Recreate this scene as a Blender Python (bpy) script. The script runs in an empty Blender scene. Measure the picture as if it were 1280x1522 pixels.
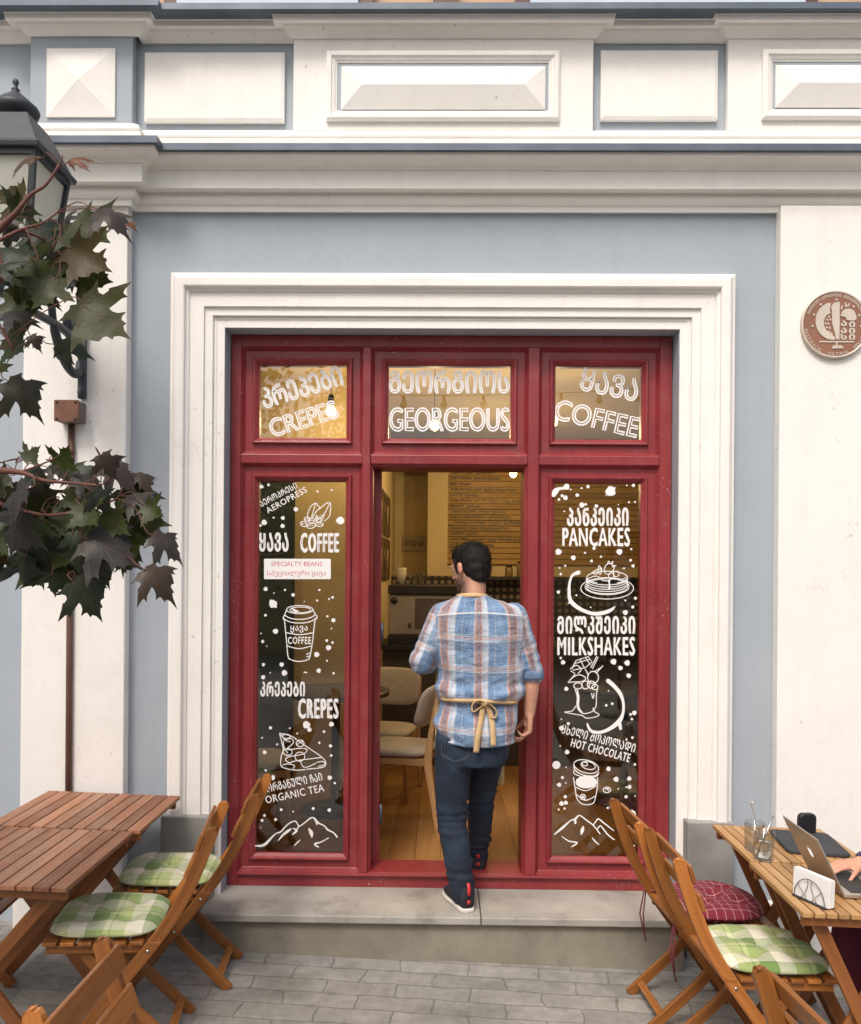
import bpy, bmesh, math, random
from mathutils import Vector, Matrix, noise, Euler
V = Vector
R = math.radians
random.seed(7)
sc = bpy.context.scene
COL = sc.collection

# ---------------------------------------------------------------- camera
F, CX, YH, CAMZ = 1280.0, 640.0, 850.0, 1.82          # focal length in photo pixels, principal point, eye height
YAW, ROLL = R(0.8), R(0.45)
cam_rot = Matrix.Rotation(YAW, 3, 'Z') @ Matrix.Rotation(R(90), 3, 'X') @ Matrix.Rotation(ROLL, 3, 'Z')
cd = bpy.data.cameras.new('camera')
cam = bpy.data.objects.new('camera', cd)
COL.objects.link(cam)
cam.location = (0, 0, CAMZ)
cam.rotation_euler = cam_rot.to_euler()
cd.sensor_fit = 'VERTICAL'
cd.sensor_height = 36.0
cd.lens = 36.0 * F / 1522.0
cd.shift_y = (YH - 761.0) / 1522.0
cd.clip_start, cd.clip_end = 0.05, 200.0
sc.camera = cam

# ---------------------------------------------------------------- sky, sun, exposure
SUN_EL, SUN_AZ = R(53), R(199)                         # hazy sun high behind the camera
w = bpy.data.worlds.new('World')
sc.world = w
w.use_nodes = True
nt = w.node_tree
sky = nt.nodes.new('ShaderNodeTexSky')
sky.sky_type = 'NISHITA'
sky.sun_disc = False
sky.sun_elevation = SUN_EL
sky.sun_rotation = SUN_AZ
sky.air_density, sky.dust_density, sky.ozone_density = 1.0, 6.0, 0.6
bg = nt.nodes['Background']
bg.inputs['Strength'].default_value = 0.15
nt.links.new(sky.outputs['Color'], bg.inputs['Color'])
sd = bpy.data.lights.new('sun', 'SUN')
sd.energy, sd.angle, sd.color = 1.45, R(14), (1.0, 0.96, 0.91)
so = bpy.data.objects.new('sun', sd)
COL.objects.link(so)
sdir = V((math.sin(SUN_AZ) * math.cos(SUN_EL), math.cos(SUN_AZ) * math.cos(SUN_EL), math.sin(SUN_EL)))
so.rotation_euler = sdir.to_track_quat('Z', 'Y').to_euler()
so.location = (0, -3, 12)
sc.view_settings.view_transform = 'Standard'
sc.view_settings.look = 'None'
sc.view_settings.gamma = 1.0
sc.view_settings.exposure = 0.28
sc.render.engine = 'CYCLES'
sc.cycles.use_denoising = True
sc.cycles.max_bounces = 8
sc.cycles.transparent_max_bounces = 16
sc.cycles.sample_clamp_indirect = 6.0


# ---------------------------------------------------------------- helpers
def P(px, py, Y):
    """World point at depth Y behind a photo pixel (used to take measurements off the photograph)."""
    d = cam_rot @ V(((px - CX) / F, (YH - py) / F, -1.0))
    return V((0, 0, CAMZ)) + d * (Y / d.y)


def fx(px, py, Y): return P(px, py, Y).x
def fz(py, Y, px=650): return P(px, py, Y).z
def gz(x): return -0.03 * x                            # the street falls a little to the right


GT = math.atan(0.03)


def srgb(r, g, b, a=1.0):
    f = lambda c: (c / 255 / 12.92) if c <= 10 else ((c / 255 + .055) / 1.055) ** 2.4
    return (f(r), f(g), f(b), a)


class MB:
    """Collects shapes; build() links them as ONE mesh object."""
    def __init__(s):
        s.v, s.f, s.uv, s.sm, s.mi = [], [], [], [], []

    def add(s, vs, fs, uvs=None, smooth=False, mi=0):
        n = len(s.v)
        s.v += [tuple(v) for v in vs]
        for k, f in enumerate(fs):
            s.f.append([n + i for i in f])
            s.uv.append(uvs[k] if uvs else [(0, 0)] * len(f))
            s.sm.append(smooth)
            s.mi.append(mi)
        return s

    def prism(s, poly, o, ux, uy, uz, d, smooth=False, mi=0):
        """polygon (u,v) in the plane o+u*ux+v*uy, thickened d along uz (centred)."""
        o, ux, uy, uz = V(o), V(ux), V(uy), V(uz)
        n = len(poly)
        ru, rv = random.random() * 9, random.random() * 9
        vs = [o + ux * a + uy * b - uz * (d / 2) for a, b in poly] + [o + ux * a + uy * b + uz * (d / 2) for a, b in poly]
        us = [p[0] for p in poly]; vv = [p[1] for p in poly]
        fl = (max(vv) - min(vv)) > (max(us) - min(us))
        g = lambda a, b, t=0: ((b if fl else a) + ru, (a if fl else b) + t + rv)
        fs = [list(range(n))[::-1], list(range(n, 2 * n))]
        uvs = [[g(*poly[i]) for i in range(n)][::-1], [g(*poly[i], .3) for i in range(n)]]
        for i in range(n):
            j = (i + 1) % n
            fs.append([i, j, n + j, n + i])
            uvs.append([g(*poly[i]), g(*poly[j]), g(*poly[j], d), g(*poly[i], d)])
        return s.add(vs, fs, uvs, smooth, mi)

    def box(s, x0, x1, y0, y1, z0, z1, mi=0):
        d = (x1 - x0, y1 - y0, z1 - z0)
        ax = d.index(max(d))
        c = V(((x0 + x1) / 2, (y0 + y1) / 2, (z0 + z1) / 2))
        e = [V((1, 0, 0)), V((0, 1, 0)), V((0, 0, 1))]
        a, b, k = e[ax], e[(ax + 1) % 3], e[(ax + 2) % 3]
        la, lb, lk = d[ax], d[(ax + 1) % 3], d[(ax + 2) % 3]
        return s.prism([(-la / 2, -lb / 2), (la / 2, -lb / 2), (la / 2, lb / 2), (-la / 2, lb / 2)], c, a, b, k, lk, mi=mi)

    def bar(s, p0, p1, wid, thk, side=(0, 1, 0), mi=0):
        """a straight beam; 'side' is the direction its width runs in."""
        p0, p1 = V(p0), V(p1)
        u = (p1 - p0); L = u.length; u.normalize()
        k = u.cross(V(side)).normalized()
        b = k.cross(u).normalized()
        return s.prism([(0, -wid / 2), (L, -wid / 2), (L, wid / 2), (0, wid / 2)], p0, u, b, k, thk, mi=mi)

    def loft(s, rings, cap=True, smooth=True, closed=True, mi=0, uvf=None):
        n = len(rings[0]); base = len(s.v)
        vs = [p for r in rings for p in r]
        fs, uvs = [], []
        for i in range(len(rings) - 1):
            for j in range(n if closed else n - 1):
                k = (j + 1) % n
                fs.append([i * n + j, i * n + k, (i + 1) * n + k, (i + 1) * n + j])
                uvs.append([(i, j / n), (i, (j + 1) / n), (i + 1, (j + 1) / n), (i + 1, j / n)])
        if cap:
            fs += [list(range(n))[::-1], [(len(rings) - 1) * n + j for j in range(n)]]
            uvs += [[(0, 0)] * n, [(0, 0)] * n]
        return s.add(vs, fs, uvs, smooth, mi)

    def tube(s, pts, r, n=8, cap=True, mi=0):
        pts = [V(p) for p in pts]
        rs = r if isinstance(r, (list, tuple)) else [r] * len(pts)
        rings = []; up = None
        for i, p in enumerate(pts):
            t = (pts[min(i + 1, len(pts) - 1)] - pts[max(i - 1, 0)]).normalized()
            if up is None:
                up = t.orthogonal().normalized()
            up = (up - t * up.dot(t))
            up = up.normalized() if up.length > 1e-5 else t.orthogonal().normalized()
            b = t.cross(up)
            rings.append([p + (up * math.cos(a) + b * math.sin(a)) * rs[i] for a in [2 * math.pi * k / n for k in range(n)]])
        return s.loft(rings, cap, mi=mi)

    def capsule(s, p0, p1, r0, r1, n=14, flat=1.0, fdir=None):
        """tapered capsule with round ends (closed); flat<1 squeezes it along fdir."""
        p0, p1 = V(p0), V(p1)
        t = p1 - p0
        t = t.normalized() if t.length > 1e-6 else V((0, 0, 1))
        a = V(fdir) if fdir else t.orthogonal()
        a = (a - t * a.dot(t)).normalized(); b = t.cross(a)
        rings = []
        for q in range(1, 6):
            th = math.pi / 2 * q / 5.0
            rings.append((p0 - t * r0 * math.cos(th), r0 * math.sin(th)))
        for q in range(4, -1, -1):
            th = math.pi / 2 * q / 5.0
            if q == 4: rings.append((p1, r1))
            rings.append((p1 + t * r1 * math.cos(th), r1 * max(math.sin(th), .02)))
        return s.loft([[c + (a * math.cos(x) * flat + b * math.sin(x)) * max(r, r0 * .02) for x in [2 * math.pi * k / n for k in range(n)]] for c, r in rings])

    def ell(s, c, r, rot=None, n=18, m=12):
        c = V(c); M = rot or Matrix.Identity(3)
        rings = []
        for i in range(m + 1):
            th = math.pi * min(max(i / m, .012), .988)
            rings.append([c + M @ V((r[0] * math.sin(th) * math.cos(a), r[1] * math.sin(th) * math.sin(a), -r[2] * math.cos(th))) for a in [2 * math.pi * k / n for k in range(n)]])
        return s.loft(rings)

    def lathe(s, prof, c=(0, 0, 0), n=24, mi=0, cap=True):
        c = V(c)
        return s.loft([[c + V((r * math.cos(a), r * math.sin(a), z)) for a in [2 * math.pi * k / n for k in range(n)]] for r, z in prof], cap, mi=mi)

    def build(s, name, mat, parent=None, bev=0.0, seg=2, recalc=True, sub=0, autosm=None):
        me = bpy.data.meshes.new(name)
        me.from_pydata(s.v, [], s.f)
        uvl = me.uv_layers.new(name='grain')
        flat = [c for f in s.uv for uv in f for c in uv]
        uvl.data.foreach_set('uv', flat)
        me.polygons.foreach_set('use_smooth', s.sm)
        me.polygons.foreach_set('material_index', s.mi)
        if recalc:
            bm = bmesh.new(); bm.from_mesh(me)
            bmesh.ops.recalc_face_normals(bm, faces=bm.faces)
            bm.to_mesh(me); bm.free()
        for m in (mat if isinstance(mat, (list, tuple)) else [mat]):
            me.materials.append(m)
        o = bpy.data.objects.new(name, me)
        COL.objects.link(o)
        if parent: o.parent = parent
        if bev:
            b = o.modifiers.new('bevel', 'BEVEL')
            b.width, b.segments, b.limit_method, b.angle_limit = bev, seg, 'ANGLE', R(35)
            b.use_clamp_overlap = True
        if sub:
            q = o.modifiers.new('sub', 'SUBSURF'); q.levels = q.render_levels = sub
        return o


def tag(o, label=None, cat=None, group=None, kind=None):
    if label: o['label'] = label
    if cat: o['category'] = cat
    if group: o['group'] = group
    if kind: o['kind'] = kind
    return o


def thing(name, label, cat, loc=(0, 0, 0), rotz=0.0, group=None):
    o = bpy.data.objects.new(name, None)
    COL.objects.link(o)
    o.empty_display_size = .1
    o.location = loc
    o.rotation_euler = (0, 0, rotz)
    return tag(o, label, cat, group)


def copy_tree(o, parent=None):
    c = o.copy(); COL.objects.link(c)
    if parent: c.parent = parent
    for ch in [x for x in bpy.data.objects if x.parent == o]:
        copy_tree(ch, c)
    return c


def finish(mb, voxel, smooth=4, fac=.5):
    """Melt overlapping closed shapes into one continuous skin; returns a mesh."""
    o = mb.build('melt', None)
    o.data.materials.clear()
    m = o.modifiers.new('r', 'REMESH'); m.mode = 'VOXEL'; m.voxel_size = voxel
    if smooth:
        k = o.modifiers.new('s', 'SMOOTH'); k.iterations = smooth; k.factor = fac
    dg = bpy.context.evaluated_depsgraph_get()
    me = bpy.data.meshes.new_from_object(o.evaluated_get(dg))
    bpy.data.objects.remove(o)
    me.polygons.foreach_set('use_smooth', [True] * len(me.polygons))
    return me


def link_mesh(name, me, mat, parent=None):
    me.name = name
    me.materials.clear()
    for m in (mat if isinstance(mat, (list, tuple)) else [mat]): me.materials.append(m)
    o = bpy.data.objects.new(name, me); COL.objects.link(o)
    if parent: o.parent = parent
    return o


def smooth_line(pts, n=6):
    out = []
    for i in range(len(pts) - 1):
        p0, p1, p2, p3 = (V(pts[max(i - 1, 0)]), V(pts[i]), V(pts[i + 1]), V(pts[min(i + 2, len(pts) - 1)]))
        for k in range(n):
            t = k / n
            out.append(.5 * ((2 * p1) + (p2 - p0) * t + (2 * p0 - 5 * p1 + 4 * p2 - p3) * t * t + (3 * p1 - p0 - 3 * p2 + p3) * t ** 3))
    out.append(V(pts[-1]))
    return out


# ---------------------------------------------------------------- materials
class NT:
    def __init__(s, name):
        s.m = bpy.data.materials.new(name); s.m.use_nodes = True
        s.t = s.m.node_tree; s.b = s.t.nodes['Principled BSDF']; s.out = s.t.nodes['Material Output']

    def n(s, typ, **kw):
        x = s.t.nodes.new('ShaderNode' + typ)
        for k, v in kw.items():
            if k in x.inputs.keys(): x.inputs[k].default_value = v
            else: setattr(x, k, v)
        return x

    def l(s, a, b): s.t.links.new(a, b)

    def math(s, op, a, b=0.0, c=None, clamp=False):
        x = s.n('Math', operation=op); x.use_clamp = clamp
        for i, q in enumerate([a, b] + ([c] if c is not None else [])):
            if hasattr(q, 'links'): s.l(q, x.inputs[i])
            else: x.inputs[i].default_value = q
        return x.outputs[0]

    def mix(s, f, a, b, bl='MIX'):
        x = s.n('Mix', data_type='RGBA', blend_type=bl)
        for i, q in ((0, f), (6, a), (7, b)):
            if hasattr(q, 'links'): s.l(q, x.inputs[i])
            else: x.inputs[i].default_value = q
        return x.outputs[2]

    def noise(s, vec, scale, detail=4, rough=.55, **kw):
        x = s.n('TexNoise', **kw); x.inputs['Scale'].default_value = scale
        x.inputs['Detail'].default_value = detail; x.inputs['Roughness'].default_value = rough
        if vec is not None: s.l(vec, x.inputs['Vector'])
        return x.outputs['Fac']

    def ramp(s, f, stops):
        x = s.n('ValToRGB')
        e = x.color_ramp.elements
        while len(e) < len(stops): e.new(.5)
        for i, (p, c) in enumerate(stops):
            e[i].position = p; e[i].color = c if len(c) == 4 else (*c, 1)
        s.l(f, x.inputs[0]); return x.outputs[0]

    def map(s, vec, scale=(1, 1, 1), loc=(0, 0, 0), rot=(0, 0, 0)):
        x = s.n('Mapping'); x.inputs['Scale'].default_value = scale
        x.inputs['Location'].default_value = loc; x.inputs['Rotation'].default_value = rot
        s.l(vec, x.inputs['Vector']); return x.outputs[0]

    def coord(s, k='Object'): return s.n('TexCoord').outputs[k]

    def bump(s, h, strength=.3, dist=.002):
        x = s.n('Bump'); x.inputs['Strength'].default_value = strength; x.inputs['Distance'].default_value = dist
        s.l(h, x.inputs['Height']); s.l(x.outputs[0], s.b.inputs['Normal'])


def g3(v): return (v, v, v, 1)


def pbr(name, col, rough=.5, var=.12, scale=6.0, bump=0.0, bscale=60.0, bdist=.002, metal=0.0, dirt=None, dirt_amt=.3, dscale=2.5, coord='Object', spec=.5, sheen=0):
    k = NT(name); c = k.coord(coord)
    col = (*col[:3], 1)
    f = k.noise(c, scale, 5)
    lo = tuple(x * (1 - var) for x in col[:3]); hi = tuple(min(x * (1 + var), 1) for x in col[:3])
    cc = k.ramp(f, [(.3, lo), (.7, hi)])
    if dirt:
        d = k.noise(c, dscale, 8, .7)
        m = k.ramp(d, [(.52, g3(0)), (.72, g3(dirt_amt))])
        cc = k.mix(m, cc, (*dirt[:3], 1))
    k.l(cc, k.b.inputs['Base Color'])
    k.b.inputs['Roughness'].default_value = rough
    k.b.inputs['Metallic'].default_value = metal
    k.b.inputs['Specular IOR Level'].default_value = spec
    if sheen:
        k.b.inputs['Sheen Weight'].default_value = sheen
    if bump:
        k.bump(k.noise(c, bscale, 6, .6), bump, bdist)
    return k.m


def plaster(name, col, warm, crackdirt=.6):
    k = NT(name); c = k.coord()
    big = k.noise(c, .9, 6, .6)
    cc = k.mix(k.ramp(big, [(.35, g3(0)), (.7, g3(1))]), col, warm)
    st = k.noise(k.map(c, (7, 7, .8)), 1.6, 7, .65)                        # rain streaks
    cc = k.mix(k.ramp(st, [(.52, g3(0)), (.8, g3(.20))]), cc, tuple(x * .62 for x in warm[:3]) + (1,))
    sp = k.noise(c, 34, 3, .5)
    msk = k.noise(c, 1.7, 4, .6)
    sp = k.math('MULTIPLY', k.ramp(sp, [(.68, g3(0)), (.73, g3(1))]), k.ramp(msk, [(.5, g3(0)), (.68, g3(crackdirt))]))
    cc = k.mix(sp, cc, (.16, .13, .1, 1))
    vo = k.n('TexVoronoi', feature='DISTANCE_TO_EDGE'); vo.inputs['Scale'].default_value = 1.15
    wb = k.n('VectorMath', operation='ADD'); k.l(c, wb.inputs[0])
    nz = k.n('TexNoise'); nz.inputs['Scale'].default_value = 5; nz.inputs['Detail'].default_value = 6; k.l(c, nz.inputs['Vector'])
    sb = k.n('VectorMath', operation='SCALE'); k.l(nz.outputs['Color'], sb.inputs[0]); sb.inputs['Scale'].default_value = .28; k.l(sb.outputs[0], wb.inputs[1])
    k.l(wb.outputs[0], vo.inputs['Vector'])
    cr_ = k.math('MULTIPLY', k.math('LESS_THAN', vo.outputs['Distance'], .0016), k.ramp(k.noise(c, .8, 3), [(.52, g3(0)), (.62, g3(.22))]))
    cc = k.mix(cr_, cc, (.20, .17, .14, 1))                                # hairline cracks
    gr = k.noise(c, 3.2, 9, .75)
    cc = k.mix(k.ramp(gr, [(.50, g3(0)), (.80, g3(.30))]), cc, tuple(x * .70 for x in warm[:3]) + (1,))
    k.l(cc, k.b.inputs['Base Color'])
    k.b.inputs['Roughness'].default_value = .75
    h = k.math('ADD', k.noise(c, 45, 5, .6), k.math('MULTIPLY', k.noise(c, 4, 3), 2.5))
    k.bump(h, .35, .004)
    return k.m


def wood(name, dark, light, rough=.42, tone=.5, wear=None):
    k = NT(name)
    uv = k.n('UVMap', uv_map='grain').outputs[0]
    g = k.noise(k.map(uv, (2.2, 55, 1)), 1.0, 5, .6, noise_dimensions='2D')
    g2 = k.noise(k.map(uv, (.9, 9, 1)), 1.0, 3, .5, noise_dimensions='2D')
    f = k.math('ADD', k.math('MULTIPLY', g, .55), k.math('MULTIPLY', g2, .45))
    cc = k.ramp(f, [(.32, dark), (.68, light)])
    pc = k.noise(k.map(uv, (.12, .35, 1)), 1.0, 1, .5, noise_dimensions='2D')          # tone from board to board
    cc = k.mix(1.0, cc, k.ramp(pc, [(.25, g3(1 - tone)), (.75, g3(1 + tone * .6))]), 'MULTIPLY')
    sp = k.noise(k.coord(), 22, 4, .7)
    cc = k.mix(k.ramp(sp, [(.62, g3(0)), (.75, g3(.35))]), cc, tuple(x * .35 for x in dark[:3]) + (1,))
    if wear:
        wr = k.noise(k.coord(), 5, 6, .65)
        cc = k.mix(k.ramp(wr, [(.5, g3(0)), (.7, g3(.45))]), cc, wear)
    k.l(cc, k.b.inputs['Base Color'])
    k.l(k.ramp(g2, [(.3, g3(rough + .12)), (.7, g3(rough - .08))]), k.b.inputs['Roughness'])
    k.bump(g, .25, .0012)
    return k.m


def glassy(name, tint=(1, 1, 1), refl=1.0, rough=0.0, ior=1.45):
    k = NT(name)
    tr = k.n('BsdfTransparent'); tr.inputs[0].default_value = (*tint, 1)
    gl = k.n('BsdfGlossy'); gl.inputs['Roughness'].default_value = rough
    fr = k.n('Fresnel'); fr.inputs['IOR'].default_value = ior
    mx = k.n('MixShader')
    k.l(k.math('MULTIPLY', fr.outputs[0], refl, clamp=True), mx.inputs[0])
    k.l(tr.outputs[0], mx.inputs[1]); k.l(gl.outputs[0], mx.inputs[2])
    k.l(mx.outputs[0], k.out.inputs['Surface'])
    return k.m


def emit(name, col, strength):
    k = NT(name)
    k.b.inputs['Base Color'].default_value = (*col[:3], 1)
    k.b.inputs['Emission Color'].default_value = (*col[:3], 1)
    k.b.inputs['Emission Strength'].default_value = strength
    return k.m


M = {}
M['white'] = plaster('cream_plaster', (.79, .768, .722, 1), (.83, .815, .785, 1))
M['blue'] = plaster('blue_grey_plaster', (.335, .385, .435, 1), (.37, .415, .46, 1), .25)
M['zinc'] = pbr('zinc_flashing', (.10, .125, .16), .45, .2, 5, metal=.3, bump=.2, bscale=20)
M['red'] = None
M['stone'] = pbr('grey_stone', (.26, .26, .245), .7, .25, 4, .4, 70, dirt=(.12, .11, .095), dirt_amt=.55)
M['step'] = pbr('step_stone', (.34, .325, .29), .6, .22, 3, .45, 80, dirt=(.13, .12, .10), dirt_amt=.65, dscale=4.5)
M['riser'] = pbr('step_render', (.25, .225, .18), .8, .2, 4, .5, 60, dirt=(.11, .10, .085), dirt_amt=.5, dscale=5)
def red_paint():
    k = NT('oxblood_paint'); c = k.coord()
    cc = k.ramp(k.noise(c, 3, 6, .6), [(.3, (.215, .023, .029)), (.7, (.305, .040, .045))])
    gr = k.noise(k.map(c, (40, 40, 3)), 1, 5, .6)
    cc = k.mix(k.ramp(gr, [(.45, g3(0)), (.75, g3(.35))]), cc, (.10, .014, .018, 1))
    ch = k.math('MULTIPLY', k.ramp(k.noise(c, 75, 3, .6), [(.665, g3(0)), (.70, g3(1))]), k.ramp(k.noise(c, 3.1, 4), [(.50, g3(0)), (.60, g3(1))]))
    du = k.noise(c, 9, 7, .7)
    cc = k.mix(k.ramp(du, [(.52, g3(0)), (.78, g3(.45))]), cc, (.30, .11, .10, 1))
    cc = k.mix(ch, cc, (.55, .42, .38, 1))
    k.l(cc, k.b.inputs['Base Color'])
    k.b.inputs['Roughness'].default_value = .38
    k.bump(k.math('ADD', k.noise(c, 25, 4), gr), .18, .002)
    return k.m


M['red'] = red_paint()
M['glass'] = glassy('window_glass', (.86, .88, .86), 4.0)
M['vinyl'] = pbr('white_vinyl', (.82, .82, .81), .5, .02)

# measured planes (metres from the camera, into the street wall)
YR, YG, YA, YB, YP = 4.37, 4.412, 4.19, 4.26, 4.19
OX0, OX1, OZ = -1.087, 1.157, 3.022                    # shopfront opening
STEP = 0.216
FLOOR = 0.262

# ---------------------------------------------------------------- ground
def paving():
    k = NT('stone_paving'); c = k.coord()
    wob = k.noise(c, 6.5, 4)
    mp = k.map(c, (1, 1, 1), rot=(0, 0, R(2.0)))
    ad = k.n('VectorMath', operation='ADD'); k.l(mp, ad.inputs[0])
    cv = k.n('CombineXYZ'); k.l(k.math('MULTIPLY', k.math('SUBTRACT', wob, .5), .06), cv.inputs[0]); k.l(k.math('MULTIPLY', k.math('SUBTRACT', wob, .5), .034), cv.inputs[1])
    k.l(cv.outputs[0], ad.inputs[1])
    br = k.n('TexBrick'); br.offset = .5; br.squash = 1.0; br.inputs['Scale'].default_value = 1.0
    br.inputs['Brick Width'].default_value = .315; br.inputs['Row Height'].default_value = .118
    br.inputs['Mortar Size'].default_value = .0038; br.inputs['Mortar Smooth'].default_value = .35; br.inputs['Bias'].default_value = 0
    br.inputs['Color1'].default_value = (.25, .245, .235, 1); br.inputs['Color2'].default_value = (.42, .405, .365, 1); br.inputs['Mortar'].default_value = (.17, .163, .148, 1)
    k.l(ad.outputs[0], br.inputs['Vector'])
    cc = br.outputs['Color']
    fine = k.noise(c, 16, 8, .7)
    cc = k.mix(.58, cc, k.ramp(fine, [(.3, (.13, .127, .115)), (.7, (.35, .335, .305))]))
    blot = k.noise(c, 2.2, 7, .65)
    cc = k.mix(k.ramp(blot, [(.47, g3(0)), (.68, g3(.6))]), cc, (.12, .115, .10, 1))
    ci = k.ramp(k.noise(c, 7, 6, .7), [(.60, g3(0)), (.72, g3(.5))])
    cc = k.mix(ci, cc, (.42, .40, .36, 1))
    sp = k.ramp(k.noise(c, 60, 2, .5), [(.73, g3(0)), (.78, g3(.8))])
    cc = k.mix(sp, cc, (.12, .11, .10, 1))
    k.l(cc, k.b.inputs['Base Color'])
    k.b.inputs['Roughness'].default_value = .7
    h = k.math('ADD', k.math('MULTIPLY', br.outputs['Fac'], -1.0), k.math('MULTIPLY', fine, .5))
    k.bump(h, 1.0, .010)
    return k.m


mb = MB()
GX = [-40, -12, -6, -3, 0, 3, 6, 12, 40]
vs = []
for gx in GX:
    zz = gz(max(-6, min(6, gx)))
    vs += [(gx, -40, zz), (gx, 6, zz)]
mb.add(vs, [[2 * i, 2 * i + 2, 2 * i + 3, 2 * i + 1] for i in range(len(GX) - 1)])
pavement = mb.build('pavement', paving())
tag(pavement, 'grey paved street of long stone blocks in front of the café', kind='structure')

# ---------------------------------------------------------------- the building
B = thing('cafe_building', 'pale blue and cream plastered building with a red timber café front', 'building', (0, 4.3, 0))
OFF = V((0, -4.3, 0))


def part(mb, name, mat, parent=None, bev=0, **kw):
    """part of the building, drawn in street coordinates"""
    o = mb.build(name, mat, parent or B, bev, **kw)
    if parent is None: o.location = OFF
    return o


BX0, BX1, BTOP = -5.2, 5.2, 8.0
ZC1 = fz(213, YB)                                      # top of the lower cornice
ZF0, ZF1 = fz(195, YB), fz(63, YB)                     # frieze
ZTOP = fz(3, YB)
wl = MB()
wl.box(BX0, OX0, YB, 4.58, -.4, ZC1)
wl.box(OX1, BX1, YB, 4.58, -.4, ZC1)
wl.box(OX0, OX1, YB, 4.58, OZ, ZC1)
part(wl, 'wall', M['blue'])
wl = MB(); wl.box(BX0, BX1, YB + .003, 4.58, ZC1 + .002, ZTOP); part(wl, 'frieze', M['blue'])
wl = MB()
wl.box(OX0 - .002, OX0, YB, YR, .2, OZ)
# upper storey with its windows
UW = [(fx(533, 3, 4.3), fx(788, 3, 4.3)), (fx(1195, 3, 4.3), fx(1420, 3, 4.3)), (-2.2, -1.35), (-4.2, -3.3)]
UW.sort()
wl = MB(); x = BX0; zw0, zw1 = ZTOP - .012, ZTOP + 2.3
for a, b in UW:
    wl.box(x, a, YB + .02, 4.58, ZTOP, BTOP); x = b
    wl.box(a, b, YB + .02, 4.58, zw1, BTOP)
wl.box(x, BX1, YB + .02, 4.58, ZTOP, BTOP)
part(wl, 'upper_wall', pbr('upper_plaster', (.52, .60, .67), .8, .05))
M['brown'] = pbr('brown_paint', (.09, .035, .022), .4, .2)
for a, b in UW:
    m = MB(); m.box(a, a + .07, YB + .04, YB + .10, ZTOP, zw1); m.box(b - .07, b, YB + .04, YB + .10, ZTOP, zw1)
    cxm = (a + b) / 2; m.box(cxm - .055, cxm + .055, YB + .038, YB + .10, ZTOP, zw1 - .07); m.box(a + .07, b - .07, YB + .04, YB + .10, zw1 - .07, zw1)
    wf = part(m, 'upper_window', M['brown'])
    m = MB(); m.box(a + .07, b - .07, YB + .12, YB + .13, ZTOP, zw1 - .07)
    o = m.build('blind', pbr('tan_blind', (.52, .36, .22), .7, .05), wf)

# mouldings swept along the plan
def sweep_plan(m, path, prof):
    n = len(path); rows = []
    nrm = []
    for i in range(n - 1):
        d = (V(path[i + 1]) - V(path[i])).normalized(); nrm.append(V((d.y, -d.x)))
    for i, p in enumerate(path):
        if i == 0: k = nrm[0]
        elif i == n - 1: k = nrm[-1]
        else: k = nrm[i - 1] + nrm[i] if abs(nrm[i - 1].dot(nrm[i])) < .5 else nrm[i]
        rows.append([(p[0] + k.x * q, p[1] + k.y * q, z) for q, z in prof])
    m.loft(rows, cap=False, smooth=False, closed=False)


def prof(lst): return [(p, fz(py, YB - p)) for py, p in lst]


PX0, PX1 = fx(34, 600, YP), fx(187, 700, YP)           # left pilaster
QX0 = fx(1158, 700, YP)                                # right pilaster
path = [(BX0, YB), (PX0, YB), (PX0, YP), (PX1, YP), (PX1, YB), (BX1, YB)]
m = MB()
sweep_plan(m, path, prof([(317, -.01), (315, .028), (306, .03), (303, .045), (298, .056), (293, .056), (289, .048), (287, .05), (280, .105), (254, .108), (252, .118), (247, .124), (240, .15), (234, .178), (231, .188), (225, .190), (222, .185), (221.5, .02)]))
part(m, 'cornice', M['white'])
m = MB()
zt = fz(213, YB - .21)
sweep_plan(m, path, [(.0, zt - .028), (.212, zt - .032), (.212, zt), (.09, zt + .018), (-.02, zt + .022)])
part(m, 'flashing', M['zinc'])
m = MB()
sweep_plan(m, path, prof([(216, .095), (207, .095), (206, .078), (204, .083), (201, .085), (198, .08), (196, .066), (195, .05), (194, -.004)]))
part(m, 'bead_moulding', M['white'])
# frieze piers (white) and the blue pier above the pilaster
YC = YB - .042
CP0, CP1 = fx(436, 130, YC), fx(882, 130, YC)
RP0 = fx(1082, 130, YC)
m = MB(); m.box(CP0, CP1, YC, YB, ZF0 - .02, ZF1 + .02); m.box(RP0, BX1 - .3, YC, YB, ZF0 - .02, ZF1 + .02); part(m, 'frieze_pier', M['white'], bev=.004)
LP0, LP1 = fx(45, 130, YB - .06), fx(197, 130, YB - .06)
m = MB(); m.box(LP0, LP1, YB - .06, YB, ZF0 - .02, ZF1 + .02); part(m, 'blue_pier', M['blue'], bev=.004)
upath = [(BX0, YB), (LP0, YB), (LP0, YB - .06), (LP1 + .03, YB - .06), (LP1 + .03, YB), (CP0, YB), (CP0, YC), (CP1, YC), (CP1, YB), (RP0, YB), (RP0, YC), (BX1, YC)]
m = MB()
sweep_plan(m, upath, prof([(66, -.004), (64, .012), (60, .018), (52, .034), (46, .046), (43, .048), (42, .05), (38.5, .085), (30, .088), (27, .095), (21, .112), (17, .125), (14, .128), (13.5, .02)]))
part(m, 'upper_cornice', M['white'])
m = MB()
zt2 = fz(6, YB - .16)
sweep_plan(m, [(BX0, YB), (LP0, YB), (LP0, YB - .06), (LP1 + .03, YB - .06), (LP1 + .03, YB - .03), (BX1, YB - .03)], [(.0, zt2 - .026), (.142, zt2 - .03), (.142, zt2), (.0, zt2 + .012), (-.1, zt2 + .016)])
part(m, 'upper_flashing', M['zinc'])


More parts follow.
